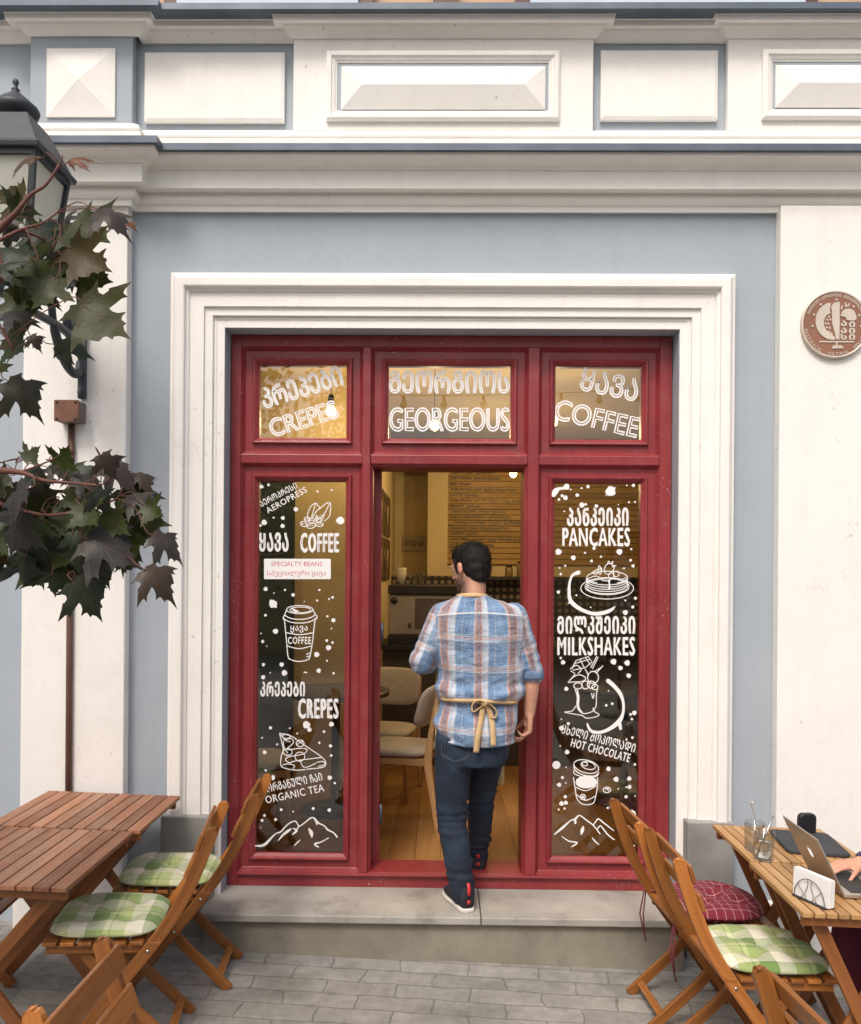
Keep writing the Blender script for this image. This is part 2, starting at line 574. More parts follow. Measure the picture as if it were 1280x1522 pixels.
def rect_frame(m, x0, x1, z0, z1, pr, mi=0, open_bottom=False):
    """picture-frame moulding: pr = [(inset, Y)]"""
    ring = lambda w, y: [(x0 + w, y, z0 + (0 if open_bottom else w)), (x0 + w, y, z1 - w), (x1 - w, y, z1 - w), (x1 - w, y, z0 + (0 if open_bottom else w))]
    rows = [ring(w, y) for w, y in pr]
    vs = [p for r in rows for p in r]
    fs, uvs = [], []
    for i in range(len(rows) - 1):
        for j in range(3 if open_bottom else 4):
            k = (j + 1) % 4
            fs.append([i * 4 + j, i * 4 + k, i * 4 + 4 + k, i * 4 + 4 + j]); uvs.append([(0, 0)] * 4)
    m.add(vs, fs, uvs, mi=mi)


def pxrect(x0, y0, x1, y1, Y):
    ym, xm = (y0 + y1) / 2, (x0 + x1) / 2
    return fx(x0, ym, Y), fx(x1, ym, Y), fz(y1, Y, xm), fz(y0, Y, xm)


def raised(m, r, Yb, h, ch):
    x0, x1, z0, z1 = r
    rect_frame(m, x0, x1, z0, z1, [(0, Yb), (0, Yb - h), (ch, Yb - h - .006), (ch * 1.6, Yb - h - .006)])
    w = ch * 1.6
    m.add([(x0 + w, Yb - h - .006, z0 + w), (x1 - w, Yb - h - .006, z0 + w), (x1 - w, Yb - h - .006, z1 - w), (x0 + w, Yb - h - .006, z1 - w)], [[0, 1, 2, 3]])


def pyramid(m, r, Yb, e, h):
    x0, x1, z0, z1 = r
    zc = (z0 + z1) / 2; d = min((z1 - z0) / 2, (x1 - x0) / 2)
    a, b = x0 + d, x1 - d
    if b - a < .01: a = b = (x0 + x1) / 2
    o = [(x0, Yb, z0), (x1, Yb, z0), (x1, Yb, z1), (x0, Yb, z1)]
    o2 = [(p[0], Yb - e, p[2]) for p in o]
    rd = [(a, Yb - e - h, zc), (b + 1e-4, Yb - e - h, zc)]
    m.add(o + o2 + rd, [[0, 1, 5, 4], [1, 2, 6, 5], [2, 3, 7, 6], [3, 0, 4, 7], [4, 5, 9, 8], [6, 7, 8, 9], [5, 6, 9], [7, 4, 8]])


for q in ((215, 78, 423, 181), (893, 75, 1067, 178)):
    m = MB(); raised(m, pxrect(*q, YB - .02), YB + .002, .022, .016); part(m, 'raised_panel', M['white'])
m = MB(); pyramid(m, pxrect(68, 70, 170, 172, YB - .08), YB - .059, .012, .034); part(m, 'pyramid_panel', M['white'])
for q, q2 in (((485, 75, 832, 178), (507, 97, 811, 161)), ((1134, 73, 1481, 176), (1154, 95, 1460, 158))):
    r = pxrect(*q, YC - .02)
    m = MB(); rect_frame(m, *r, [(0, YC + .001), (0, YC - .02), (.01, YC - .026), (.024, YC - .026), (.028, YC - .018), (.04, YC - .014), (.046, YC - .008), (.052, YC - .006), (.052, YC + .001)])
    part(m, 'panel_frame', M['white'])
    m = MB(); m.add([(r[0] + .05, YC - .002, r[2] + .05), (r[1] - .05, YC - .002, r[2] + .05), (r[1] - .05, YC - .002, r[3] - .05), (r[0] + .05, YC - .002, r[3] - .05)], [[0, 1, 2, 3]])
    part(m, 'panel_recess', M['blue'])
    m = MB(); pyramid(m, pxrect(*q2, YC - .02), YC - .001, .01, .032); part(m, 'pyramid_panel', M['white'])
# pilasters
m = MB(); m.box(PX0, PX1, YP, YB, -.3, fz(316, YB)); part(m, 'pilaster', M['white'], bev=.006)
m = MB(); m.box(QX0, BX1 - .5, YP, YB, -.3, fz(309, YB - .03)); part(m, 'pilaster', M['white'], bev=.006)
for a, b in ((PX0 - .02, PX1 + .02), (QX0 - .02, BX1 - .48)):
    m = MB(); m.box(a, b, YP - .025, YB, -.4, .22); part(m, 'pilaster_base', M['white'], bev=.006)
# door surround
AX0, AX1, AZ = fx(252, 450, YA), fx(1095, 450, YA), fz(404, YA, 660)
wv = (OX0 - AX0 + AX1 - OX1) / 2
k_ = wv / .252
m = MB()
rect_frame(m, OX0 - wv, OX1 + wv, .2, OZ + wv, [(0, YB), (0, YB - .052), (.004, YB - .056), (.012, YB - .058), (.03, YB - .076), (.034, YB - .078), (.066 * k_, YB - .078), (.072 * k_, YB - .074), (.074 * k_, YB - .058), (.088 * k_, YB - .05), (.092 * k_, YB - .04), (.098 * k_, YB - .044), (.150 * k_, YB - .044), (.158 * k_, YB - .044), (.161 * k_, YB - .030), (.198 * k_, YB - .030), (.200 * k_, YB - .012), (.212 * k_, YB - .016), (.218 * k_, YB - .012), (.252 * k_, YB - .012), (wv - .001, YB - .01), (wv - .001, YR + .02)], open_bottom=True)
part(m, 'door_surround', M['white'])
for s, a, b in ((-1, fx(238, 1250, YA - .02), fx(313, 1250, YA - .02)), (1, fx(1022, 1260, YA - .02), fx(1092, 1260, YA - .02))):
    m = MB(); m.box(a, b, YB - .088, YB, -.1, fz(1214 if s < 0 else 1222, YA - .01, 300 if s < 0 else 1050)); part(m, 'plinth_block', M['stone'], bev=.005)
# doorstep
m = MB(); m.box(-1.13, .19, 4.0, YR + .10, STEP - .036, STEP); m.box(.194, 1.16, 4.003, YR + .10, STEP - .037, STEP - .0015); ds = part(m, 'doorstep', M['step'], bev=.005)
m = MB(); m.box(-1.11, 1.14, 4.03, YR + .08, -.2, STEP - .036); part(m, 'step_riser', M['riser'], bev=.004)

# ---------------------------------------------------------------- red timber shopfront
SX0, SX1 = OX0 + .003, OX1 - .003
ML0, ML1 = fx(537, 900, YR), fx(549, 900, YR)          # mullions
MR0, MR1 = fx(783, 900, YR), fx(799, 900, YR)
ZT0, ZT1 = fz(690, YR), fz(676, YR)                    # transom bar
ZH = fz(516, YR); ZS = fz(1299, YR)
L0, R1 = fx(356, 900, YR), fx(979, 900, YR)
YK = YR + .10
m = MB()
m.box(SX0, L0, YR, YK, STEP - .002, OZ - .002); m.box(R1, SX1, YR, YK, STEP - .002, OZ - .002)
m.box(L0, R1, YR, YK, ZH, OZ - .003)
m.box(L0, R1, YR, YK, STEP - .002, ZS)
m.box(ML0, ML1, YR - .008, YK, ZS, ZH); m.box(MR0, MR1, YR - .008, YK, ZS, ZH)
for a, b in ((L0, ML0), (ML1, MR0), (MR1, R1)):
    m.box(a, b, YR, YK, ZT0, ZT1)
part(m, 'shopfront_frame', M['red'], bev=.004)
m = MB(); m.box(L0, R1, YR - .02, YR, ZS - .012, ZS + .002); m.box(ML1, MR0, YR + .002, YK + .1, ZS - .004, ZS + .004)
part(m, 'sill', M['red'], bev=.004)
SASH = [(-.001, YR + .004), (.014, YR + .026), (.018, YR + .030), (.054, YR + .030), (.056, YR + .016), (.061, YR + .010), (.068, YR + .012), (.074, YR + .020), (.084, YR + .030), (.087, YR + .036), (.087, YR + .08)]
WIN = {}
for nm, a, b, z0, z1 in (('transom_window', L0, ML0, ZT1, ZH), ('transom_window', ML1, MR0, ZT1, ZH), ('transom_window', MR1, R1, ZT1, ZH), ('side_window', L0, ML0, ZS, ZT0), ('side_window', MR1, R1, ZS, ZT0)):
    m = MB(); rect_frame(m, a, b, z0, z1, SASH)
    wn = part(m, nm, M['red'])
    m = MB(); m.add([(a + .086, YG, z0 + .086), (b - .086, YG, z0 + .086), (b - .086, YG, z1 - .086), (a + .086, YG, z1 - .086)], [[0, 1, 2, 3]])
    m.build('glass', M['glass'], wn)
    WIN.setdefault(nm, []).append(wn)
# jambs of the open doorway and the door leaf folded back inside
m = MB(); rect_frame(m, ML1, MR0, ZS - .02, ZT0, [(-.001, YR + .004), (.014, YR + .02), (.016, YR + .1), (.016, YK + .11)], open_bottom=True)
part(m, 'door_jamb', M['red'])
m = MB(); m.box(0, .044, 0, .80, FLOOR + .01, ZT0 - .02)
dl = m.build('door_leaf', M['red'], B, .003)
dl.location = OFF + V((ML1 + .006, YK + .04, 0)); dl.rotation_euler = (0, 0, R(9))
for q in range(3):
    m = MB(); m.tube([(.05, -.008, .5 + q * .95), (.05, -.008, .6 + q * .95)], .008, 8)
    m.build('hinge', M['zinc'], dl)
m = MB(); m.box(.044, .052, .70, .76, 1.18, 1.40); m.tube([(.05, .73, 1.30), (.10, .73, 1.30), (.10, .64, 1.30)], .009, 8)
m.build('handle', pbr('worn_brass', (.42, .30, .12), .35, metal=1), dl)
# ---------------------------------------------------------------- inside the café
def floorboards():
    k = NT('oak_floor'); c = k.coord()
    br = k.n('TexBrick'); br.offset = .37; br.inputs['Scale'].default_value = 1.0
    br.inputs['Brick Width'].default_value = 1.1; br.inputs['Row Height'].default_value = .14; br.inputs['Mortar Size'].default_value = .002
    br.inputs['Color1'].default_value = (.30, .15, .05, 1); br.inputs['Color2'].default_value = (.40, .21, .075, 1); br.inputs['Mortar'].default_value = (.06, .03, .012, 1)
    k.l(k.map(c, rot=(0, 0, R(90))), br.inputs['Vector'])
    g = k.noise(k.map(c, (45, 1.5, 1)), 1, 5, .6)
    k.l(k.mix(k.ramp(g, [(.35, g3(0)), (.7, g3(.5))]), br.outputs['Color'], (.17, .08, .025, 1)), k.b.inputs['Base Color'])
    k.b.inputs['Roughness'].default_value = .35
    return k.m


M['iwall'] = pbr('ochre_wall_paint', (.64, .52, .30), .8, .08, 3)
M['iceil'] = pbr('ceiling_paint', (.56, .44, .23), .85, .06)
M['dark'] = pbr('black_metal', (.018, .018, .02), .45, .3)
M['plank'] = wood('menu_plank_wood', (.36, .215, .07, 1), (.54, .34, .12, 1), .6, .3)
M['oak'] = wood('pale_oak', (.42, .24, .10, 1), (.58, .36, .17, 1), .45, .2)
M['cloth'] = pbr('beige_upholstery', (.42, .38, .31), .9, .1, 30, .3, 400, sheen=.2)
m = MB(); m.box(BX0, BX1, 4.45, 10.2, FLOOR - .2, FLOOR); part(m, 'interior_floor', floorboards())
m = MB(); m.box(BX0, BX1, 4.58, 10.2, 3.25, 3.45); part(m, 'ceiling', M['iceil'])
XW = -.53
m = MB()
m.box(BX0, -1.95, 4.58, 6.4, FLOOR, 3.25)
m.box(-1.95, XW, 6.4, 10.2, FLOOR, 3.25)
m.box(XW, .05, 9.5, 10.2, FLOOR, 3.25)
m.box(.05, 2.2, 9.1, 10.2, FLOOR, 3.25)
m.box(-.16, .05, 9.0, 9.5, FLOOR, 3.25)
m.box(2.2, BX1, 4.58, 10.2, FLOOR, 3.25)
part(m, 'interior_wall', M['iwall'])
m = MB(); m.box(-1.945, -1.10, 6.36, 6.398, FLOOR, 2.62); part(m, 'teal_wall_panel', pbr('dark_teal_paint', (.035, .060, .062), .7, .15))
m = MB(); m.box(XW, .05, 8.6, 9.0, 2.86, 3.25); part(m, 'ceiling_beam', pbr('dark_beam', (.10, .065, .03), .7))
def tiles():
    k = NT('dark_dotted_tiles'); c = k.coord()
    v = k.n('TexVoronoi', feature='F1'); v.inputs['Scale'].default_value = 14; v.inputs['Randomness'].default_value = 0
    k.l(k.map(c, (1, 0, 1)), v.inputs['Vector'])
    k.l(k.ramp(v.outputs['Distance'], [(.28, (.20, .17, .12)), (.36, (.02, .018, .016))]), k.b.inputs['Base Color'])
    k.b.inputs['Roughness'].default_value = .35
    return k.m
m = MB(); m.box(XW, 2.2, 8.93, 8.97, FLOOR, 1.78); part(m, 'tile_wall', tiles())

# menu boards on the back wall
menu = thing('menu_board', 'wall of brown wooden planks lettered with the coffee list behind the counter', 'menu', (.9, 9.06, 2.4))
YM = 9.06
SPACING = [1.0]


def text_shape(s, bold=0.0, res=2):
    cu = bpy.data.curves.new('t', 'FONT'); cu.body = s; cu.resolution_u = res; cu.offset = bold; cu.space_character = SPACING[0]
    o = bpy.data.objects.new('t', cu); COL.objects.link(o)
    dg = bpy.context.evaluated_depsgraph_get()
    ev = o.evaluated_get(dg); me = ev.to_mesh()
    vs = [(v.co.x, v.co.y) for v in me.vertices]; fs = [list(p.vertices) for p in me.polygons]
    ev.to_mesh_clear(); bpy.data.objects.remove(o); bpy.data.curves.remove(cu)
    return vs, fs


def norm_text(s, bold=0.0, res=2):
    vs, fs = text_shape(s, bold, res)
    x0 = min(v[0] for v in vs); x1 = max(v[0] for v in vs); y0 = min(v[1] for v in vs); y1 = max(v[1] for v in vs)
    return [((v[0] - x0) / (x1 - x0), (v[1] - y0) / (y1 - y0)) for v in vs], fs


LINES = ['CAPPUCCINO  კაპუჩინო', 'FLAT WHITE  ფლეთ უაითი', 'RAF  რაფი', 'OUR SPECIAL RAFS  ჩვენი სპეც. რაფი', 'LATTE  ლატე', 'OUR SPECIAL LATTES  ჩვენი სპეც. ლატე', 'FRAPPE  ფრაპე', 'OREO FRAPPE  ორეო ფრაპე', 'V60 or AEROPRESS  აეროპრესი', 'NON-COFFEE  ყავის გარეშე', 'ORGANIC TEAS  ორგანული ჩაი', 'CACAO  კაკაო', 'COLD MILK CACAO  ცივი რძიანი კაკაო', 'ICE TEA  აისთი', 'LEMONADE  ლიმონათი']
WD = [64, 74, 30, 99, 42, 108, 46, 82, 90, 100, 86, 41, 112, 66, 60]
pitch = 8.2 * YM / 1280
ztop = fz(699, YM)
for i in range(-7, 17):
    zb = ztop - (i + 1) * pitch
    m = MB(); m.box(fx(665, 760, YM), 2.15, YM, YM + .035, zb + .003, zb + pitch - .003)
    m.v = [(a - .9, b - 9.06, c - 2.4) for a, b, c in m.v]
    pl = m.build('plank', M['plank'], menu, .002)
    if 0 <= i < len(LINES):
        vs, fs = norm_text(LINES[i], .035, 1)
        x0 = fx(669 if i != 9 else 676, 760, YM); wd = WD[i] * YM / 1280
        m = MB(); m.add([(x0 + u * wd - .9, -.003, zb + pitch * (.16 + .70 * q) - 2.4) for u, q in vs], fs)
        m.build('lettering', M['dark'], pl, recalc=False)

# posters on the side wall, no-smoking notice
M['poster'] = None
def poster_mat(i):
    k = NT('drink_poster'); c = k.coord('UV')
    k.l(k.ramp(k.noise(k.coord(), 9, 4), [(.3, (.02, .012, .008)), (.6, (.06, .035, .02)), (.68, (.3, .22, .13))]), k.b.inputs['Base Color'])
    k.b.inputs['Roughness'].default_value = .3
    return k.m
pm = poster_mat(0)
ptxt = ['upper near', 'upper far', 'lower near', 'lower far']
for r in range(2):
    for q in range(2):
        y0 = 6.75 + q * .80; z1 = 2.52 - r * .40
        t = thing('poster', 'dark drink poster on the ochre side wall, %s one of the block of four' % ptxt[r * 2 + q], 'poster', (XW + .012, y0 + .37, z1 - .19), group='drink posters on the side wall')
        m = MB(); m.box(-.008, .01, -.37, .37, -.185, .185); m.build('print', pm, t)
        m = MB(); m.lathe([(.03, -.10), (.04, -.09), (.07, .06), (.068, .07)], (.02, .0, .02), 12); m.v = [(.011 + (a - .02) * .03, b, c) for a, b, c in m.v]
        m.build('drink_picture', pbr('poster_glass', (.45, .36, .24), .5, .4, 20), t)
nb = thing('notice_board', 'small pale notice with three round no-entry symbols on the niche wall', 'notice', (fx(616, 808, 9.48), 9.48, fz(808, 9.48)))
m = MB(); m.box(-.125, .12, -.01, .012, -.085, .085); m.build('panel', pbr('notice_paper', (.42, .36, .25), .7), nb, .002)
for q in range(3):
    m = MB(); x = -.085 + q * .08
    for i in range(24):
        a, b = 2 * math.pi * i / 24, 2 * math.pi * (i + 1) / 24
        m.add([(x + .030 * math.cos(a), -.0115, .030 * math.sin(a)), (x + .030 * math.cos(b), -.0115, .030 * math.sin(b)), (x + .022 * math.cos(b), -.0115, .022 * math.sin(b)), (x + .022 * math.cos(a), -.0115, .022 * math.sin(a))], [[0, 1, 2, 3]])
    m.add([(x - .018, -.012, -.014), (x - .014, -.012, -.018), (x + .018, -.012, .014), (x + .014, -.012, .018)], [[0, 1, 2, 3]])
    m.build('symbol', M['dark'], nb, recalc=False)

# counter, coffee machine, cups, jars
ct = thing('counter', 'dark service counter at the back of the room', 'counter', (.7, 7.2, FLOOR))
m = MB(); m.box(-1.18, 1.4, -.26, .3, 0, .93); m.build('body', pbr('counter_front', (.05, .042, .035), .6), ct)
m = MB(); m.box(-1.22, 1.44, -.31, .34, .93, .972); m.build('worktop', M['dark'], ct, .004)
em = thing('espresso_machine', 'boxy silver and black espresso machine on the counter', 'coffee machine', (-.16, 7.2, FLOOR + .974))
m = MB(); m.box(-.275, .275, -.22, .25, .07, .40); m.build('body', pbr('brushed_panel', (.40, .36, .30), .35, .1, metal=.5), em, .012)
m = MB(); m.box(-.28, .28, -.24, .26, .402, .475); m.build('top_panel', M['dark'], em, .006)
m = MB(); m.box(-.28, .28, -.26, .26, .0, .068); m.build('drip_tray', M['dark'], em, .004)
m = MB(); m.tube([(-.23, -.222, .35), (-.23, -.235, .35)], .028, 16); m.build('gauge', M['dark'], em)
m = MB(); m.box(-.06, .22, -.225, -.221, .12, .37); m.build('splash_panel', pbr('mirror_panel', (.25, .22, .18), .2, metal=.8), em)
for q in (-.1, .1):
    m = MB(); m.tube([(q, -.23, .16), (q, -.33, .15)], .014, 10); m.build('portafilter', M['dark'], em)
M['cup'] = pbr('paper_cup', (.75, .70, .6), .6)
st = thing('paper_cup_stack', 'stack of white paper cups on top of the espresso machine', 'cups', (-.345, 7.15, FLOOR + 1.45))
m = MB(); m.lathe([(.03, 0), (.042, .08), (.044, .09), (.043, .1), (.045, .11), (.044, .12), (.046, .13), (.0455, .14)]); m.build('cup', M['cup'], st)
def clear_glass():
    k = NT('clear_glass')
    tr = k.n('BsdfTransparent'); tr.inputs[0].default_value = (.90, .91, .90, 1)
    gl = k.n('BsdfGlossy'); gl.inputs['Roughness'].default_value = .02
    lw = k.n('LayerWeight'); mx = k.n('MixShader')
    k.l(k.math('ADD', k.math('MULTIPLY', k.math('POWER', lw.outputs['Facing'], 3.0), .55), .05), mx.inputs[0])
    k.l(tr.outputs[0], mx.inputs[1]); k.l(gl.outputs[0], mx.inputs[2]); k.l(mx.outputs[0], k.out.inputs['Surface'])
    return k.m


M['clear'] = clear_glass()
for i, (x, y) in enumerate(((-.24, 7.08), (-.16, 7.12), (-.20, 7.24))):
    m = MB(); m.lathe([(.028, 0), (.034, .09), (.035, .095), (.032, .095), (.026, .006)], n=16, cap=False)
    o = m.build('drinking_glass', M['clear']); o.location = (x, y, FLOOR + 1.45)
    tag(o, ['clear glass beside the cup stack on the espresso machine', 'clear glass in the middle of the espresso machine top', 'clear glass at the back of the espresso machine top'][i], 'glass', 'glasses on the espresso machine')
sh = MB(); sh.box(.25, 2.15, 8.72, 8.95, 1.745, 1.775)
o = sh.build('wall_shelf', M['dark']); tag(o, 'black shelf under the menu planks carrying jars', 'shelf')
for i, (x, h) in enumerate(((.68, .10), (.80, .14), (.90, .12), (.46, .16))):
    j = thing('jar', ['low brown jar on the black shelf under the menu', 'tall brown jar on the black shelf under the menu', 'medium brown jar on the black shelf by the door edge', 'tallest brown jar on the black shelf'][i], 'jar', (x, 8.83, 1.7755), group='jars on the black shelf')
    m = MB(); m.lathe([(.035, 0), (.04, .01), (.04, h - .02), (.03, h)]); m.build('body', pbr('jar_glass', (.22, .15, .07), .25), j)
    m = MB(); m.lathe([(.032, h), (.032, h + .02)]); m.build('lid', M['dark'], j)

# pendant bulbs
M['bulb'] = emit('lit_bulb', (1.0, .66, .26), 5)
for i, (px, py, Y, e) in enumerate(((492, 611, 5.9, 10), (646, 632, 6.1, 13), (763, 703, 7.6, 25), (822, 626, 6.0, 13))):
    p = P(px, py, Y)
    t = thing('pendant_bulb', ['glowing bare bulb hanging behind the CREPES pane', 'glowing bare bulb hanging behind the middle pane over the door', 'glowing bare bulb hanging in front of the menu planks', 'glowing bare bulb hanging behind the COFFEE pane over the right window'][i], 'lamp', p, group='bare bulbs hanging in the room')
    m = MB(); m.ell((0, 0, 0), (.034, .034, .040)); m.build('bulb', M['bulb'], t)
    m = MB(); m.lathe([(.02, .045), (.021, .10), (.012, .115)], n=12); m.build('socket', M['dark'], t)
    m = MB(); m.tube([(0, 0, .11), (0, 0, 3.25 - p.z)], .003, 6); m.build('cord', M['dark'], t)
    ld = bpy.data.lights.new('bulb_light', 'POINT'); ld.energy = e; ld.color = (1.0, .72, .36); ld.shadow_soft_size = .05
    lo = bpy.data.objects.new('bulb_light', ld); COL.objects.link(lo); lo.parent = t; lo.location = (0, 0, -.075)

# café chairs and round table
def cafe_chair(label, loc, rz):
    t = thing('cafe_chair', label, 'chair', loc, rz, 'oak chairs with beige pads')     # faces local +x
    def pad(c, sx, sy, sz, bow=0):
        m = MB(); n = 10; rows = []
        for i in range(n + 1):
            th = math.pi * i / n - math.pi / 2
            k = max(abs(math.cos(th)), .02) ** .35; zz = math.sin(th)
            rows.append([(c[0] + sx * k * abs(math.cos(a)) ** .5 * (1 if math.cos(a) > 0 else -1) - bow * (abs(math.sin(a)) ** 2) * -1, c[1] + sy * k * abs(math.sin(a)) ** .5 * (1 if math.sin(a) > 0 else -1), c[2] + sz * zz) for a in [2 * math.pi * j / 28 for j in range(28)]])
        return m.loft(rows)
    pad((0.02, 0, .455), .225, .215, .035).build('seat', M['cloth'], t)
    bk = pad((0, 0, 0), .13, .225, .026)
    bk.v = [(-.20 - a * .28 + c + .05 * (1 - (b / .225) ** 2) * -1 + .05, b, .735 + a) for a, b, c in bk.v]
    bk.build('backrest', M['cloth'], t)
    m = MB(); m.box(-.19, .21, -.20, .20, .385, .425); m.build('seat_frame', M['oak'], t, .004)
    for s in (-1, 1):
        m = MB(); m.tube([(.19, s * .19, .42), (.21, s * .21, 0)], [.021, .013], 8); m.build('leg', M['oak'], t)
        m = MB(); m.loft([[(x - .02 * q, s * .2 - .012, z), (x + .02 * q, s * .2 - .012, z), (x + .02 * q, s * .2 + .012, z), (x - .02 * q, s * .2 + .012, z)] for x, z, q in ((-.275, 0, .6), (-.215, .38, 1.15), (-.215, .46, 1.15), (-.232, .6, .8), (-.265, .8, .5))], smooth=False)
        m.build('leg', M['oak'], t, .003)
    return t
cafe_chair('pale oak café chair seen from the side just inside the open door', (-.245, 5.42, FLOOR), R(168))
cafe_chair('beige padded café chair facing the door behind the round table', (-.40, 6.02, FLOOR), R(-100))
cafe_chair('café chair behind the glass of the CREPES window', (-1.12, 5.0, FLOOR), R(20))
t = thing('round_table', 'round dark café table among the oak chairs inside', 'table', (-.69, 5.62, FLOOR))
m = MB(); m.lathe([(.34, .75), (.35, .755), (.35, .78), (.34, .785)], n=40); m.build('table_top', pbr('dark_top', (.06, .05, .04), .35), t)
m = MB(); m.lathe([(.22, 0), (.22, .015), (.03, .03), (.028, .75)]); m.build('pedestal', M['dark'], t)
# one more set deeper in the room on the right
t = thing('round_table', 'round dark café table in the dim right half of the room', 'table', (1.25, 5.9, FLOOR))
m = MB(); m.lathe([(.34, .75), (.35, .755), (.35, .78), (.34, .785)], n=40); m.build('table_top', M['dark'], t)
m = MB(); m.lathe([(.22, 0), (.22, .015), (.03, .03), (.028, .75)]); m.build('pedestal', M['dark'], t)
cafe_chair('café chair behind the glass of the PANCAKES window', (1.55, 5.3, FLOOR), R(120))

# ---------------------------------------------------------------- across the street (seen mirrored in the panes)
ob = thing('opposite_building', 'ochre house across the street with dark shop openings', 'building', (0, -9, 0))
M['ochre'] = plaster('ochre_plaster', (.52, .40, .20, 1), (.58, .46, .25, 1))
m = MB(); xs = [-14, -10.2, -8.6, -5.6, -4.0, -1.2, .6, 3.4, 5.0, 8, 9.6, 14]
for i in range(0, len(xs) - 1):
    if i % 2 == 0: m.box(xs[i], xs[i + 1], -.5, 0, 0, 4.3)
    else: m.box(xs[i], xs[i + 1], -.5, 0, 2.7, 4.3)
m.box(-14, 14, -3, -.5, 0, 4.3)
m.build('wall', M['ochre'], ob)
m = MB(); m.box(-14.2, 14.2, -.5, .25, 4.3, 4.55); m.build('cornice', M['white'], ob)
for i in range(1, len(xs) - 1, 2):
    m = MB(); m.box(xs[i], xs[i + 1], -.45, -.4, 0, 2.7); m.build('door', pbr('shop_dark', (.03, .035, .035), .3), ob)
t = thing('closed_parasol', 'closed grey parasol across the street, mirrored in the PANCAKES window', 'parasol', (2.35, -2.6, gz(2.35)))
m = MB(); m.loft([[(r * (1 + .25 * math.cos(a * 4)) * math.cos(a), r * (1 + .25 * math.cos(a * 4)) * math.sin(a), z) for a in [2 * math.pi * k / 40 for k in range(40)]] for r, z in ((.16, .95), (.15, 1.5), (.09, 2.0), (.03, 2.25), (.01, 2.3))]); m.build('canopy', pbr('grey_canvas', (.32, .32, .31), .9), t)
m = MB(); m.tube([(0, 0, 0), (0, 0, 2.3)], .022, 10); m.build('pole', M['dark'], t)
m = MB(); m.lathe([(.28, 0), (.28, .06), (.05, .09)]); m.build('base', M['stone'], t)
sl = thing('string_lights', 'festoon of unlit bulbs strung over the street, mirrored in the upper panes', 'string lights', (0, -1, 3.66))
cab = lambda u: V((-4.5 + 9 * u, .8 - 1.4 * u, .25 - .9 * u * (1 - u) * 1.2 + .35 * u))
m = MB(); m.tube([cab(i / 40) for i in range(41)], .006, 6); m.build('cable', M['dark'], sl)
M['bulb_off'] = pbr('frosted_bulb', (.55, .53, .48), .25)
for i in range(2, 39):
    if i % 2: continue
    p = cab(i / 40)
    m = MB(); m.tube([p, p - V((0, 0, .07))], .017, 8); k = m.build('socket', M['dark'], sl)
    m = MB(); m.ell(p - V((0, 0, .105)), (.038, .038, .042), n=12, m=8); m.build('bulb', M['bulb_off'], sl)

def street_tree(label, x, y, h, r, seed):
    """tree across the street: trunk, limbs and a crown of small leaves in clumps"""
    rd = random.Random(seed); t = thing('street_tree', label, 'tree', (x, y, gz(max(-6, min(6, x)))), 0, 'trees across the street')
    m = MB(); m.tube(smooth_line([(0, 0, -.05), (.04, .02, h * .3), (-.03, 0, h * .6), (.02, .02, h * .95)], 4), [.11 - .09 * i / 12 for i in range(13)], 10)
    cl = []
    for i in range(22):
        a, q = rd.uniform(0, 6.3), rd.uniform(.25, 1) * r; c = V((q * math.cos(a), q * math.sin(a), h * rd.uniform(.42, 1.0)))
        cl.append(c); m.tube([V((0, 0, h * .38)), c * .5 + V((0, 0, h * .25)), c], [.03, .018, .005], 6)
    m.build('trunk', pbr('street_bark', (.10, .08, .06), .9, .3, 9, .6, 30), t)
    m = MB()
    for i in range(2600):
        c = rd.choice(cl); p = c + V((rd.gauss(0, r * .2), rd.gauss(0, r * .2), rd.gauss(0, h * .06)))
        d = V((rd.gauss(0, 1), rd.gauss(0, 1), rd.gauss(-.4, .7))).normalized(); e = d.orthogonal().normalized() * rd.uniform(.03, .05); d = d * rd.uniform(.07, .12)
        m.add([p, p + d * .4 + e, p + d, p + d * .4 - e], [[0, 1, 2, 3]])
    m.build('crown', pbr('street_leaves', (.035, .05, .022), .6, .4, 3), t, recalc=False)
street_tree('dark leafy street tree mirrored in the CREPES panes', -2.1, -3.4, 4.7, 1.0, 4)
street_tree('leafy tree down the street on the far side', 4.6, -5.2, 5.0, 1.3, 9)
# ---------------------------------------------------------------- garden furniture
M['chairwood'] = wood('oiled_chair_wood', (.29, .092, .018, 1), (.55, .215, .050, 1), .36, .42)
M['tabledark'] = wood('weathered_table_wood', (.26, .10, .046, 1), (.44, .21, .11, 1), .5, .4, wear=(.33, .22, .16, 1))
M['tablelight'] = wood('golden_table_wood', (.40, .205, .072, 1), (.60, .36, .155, 1), .45, .25)
M['legwood'] = wood('table_leg_wood', (.21, .07, .018, 1), (.34, .125, .034, 1), .42, .25)
M['screw'] = pbr('steel_screw', (.6, .58, .55), .3, metal=1)


def stand(o, x, y, rz=0.0, z=None):
    """put a thing on the sloping street"""
    o.location = (x, y, gz(x) if z is None else z)
    o.rotation_euler = (Matrix.Rotation(GT, 3, 'Y') @ Matrix.Rotation(rz, 3, 'Z')).to_euler()
    return o


RAIL = smooth_line([(-.352, .838), (-.325, .76), (-.285, .655), (-.232, .545), (-.15, .42), (-.03, .262), (.17, 0.004)], 5)
def rail_at(z):
    for a, b in zip(RAIL, RAIL[1:]):
        if b.y <= z <= a.y: return a.x + (b.x - a.x) * (z - a.y) / (b.y - a.y)
    return RAIL[0].x


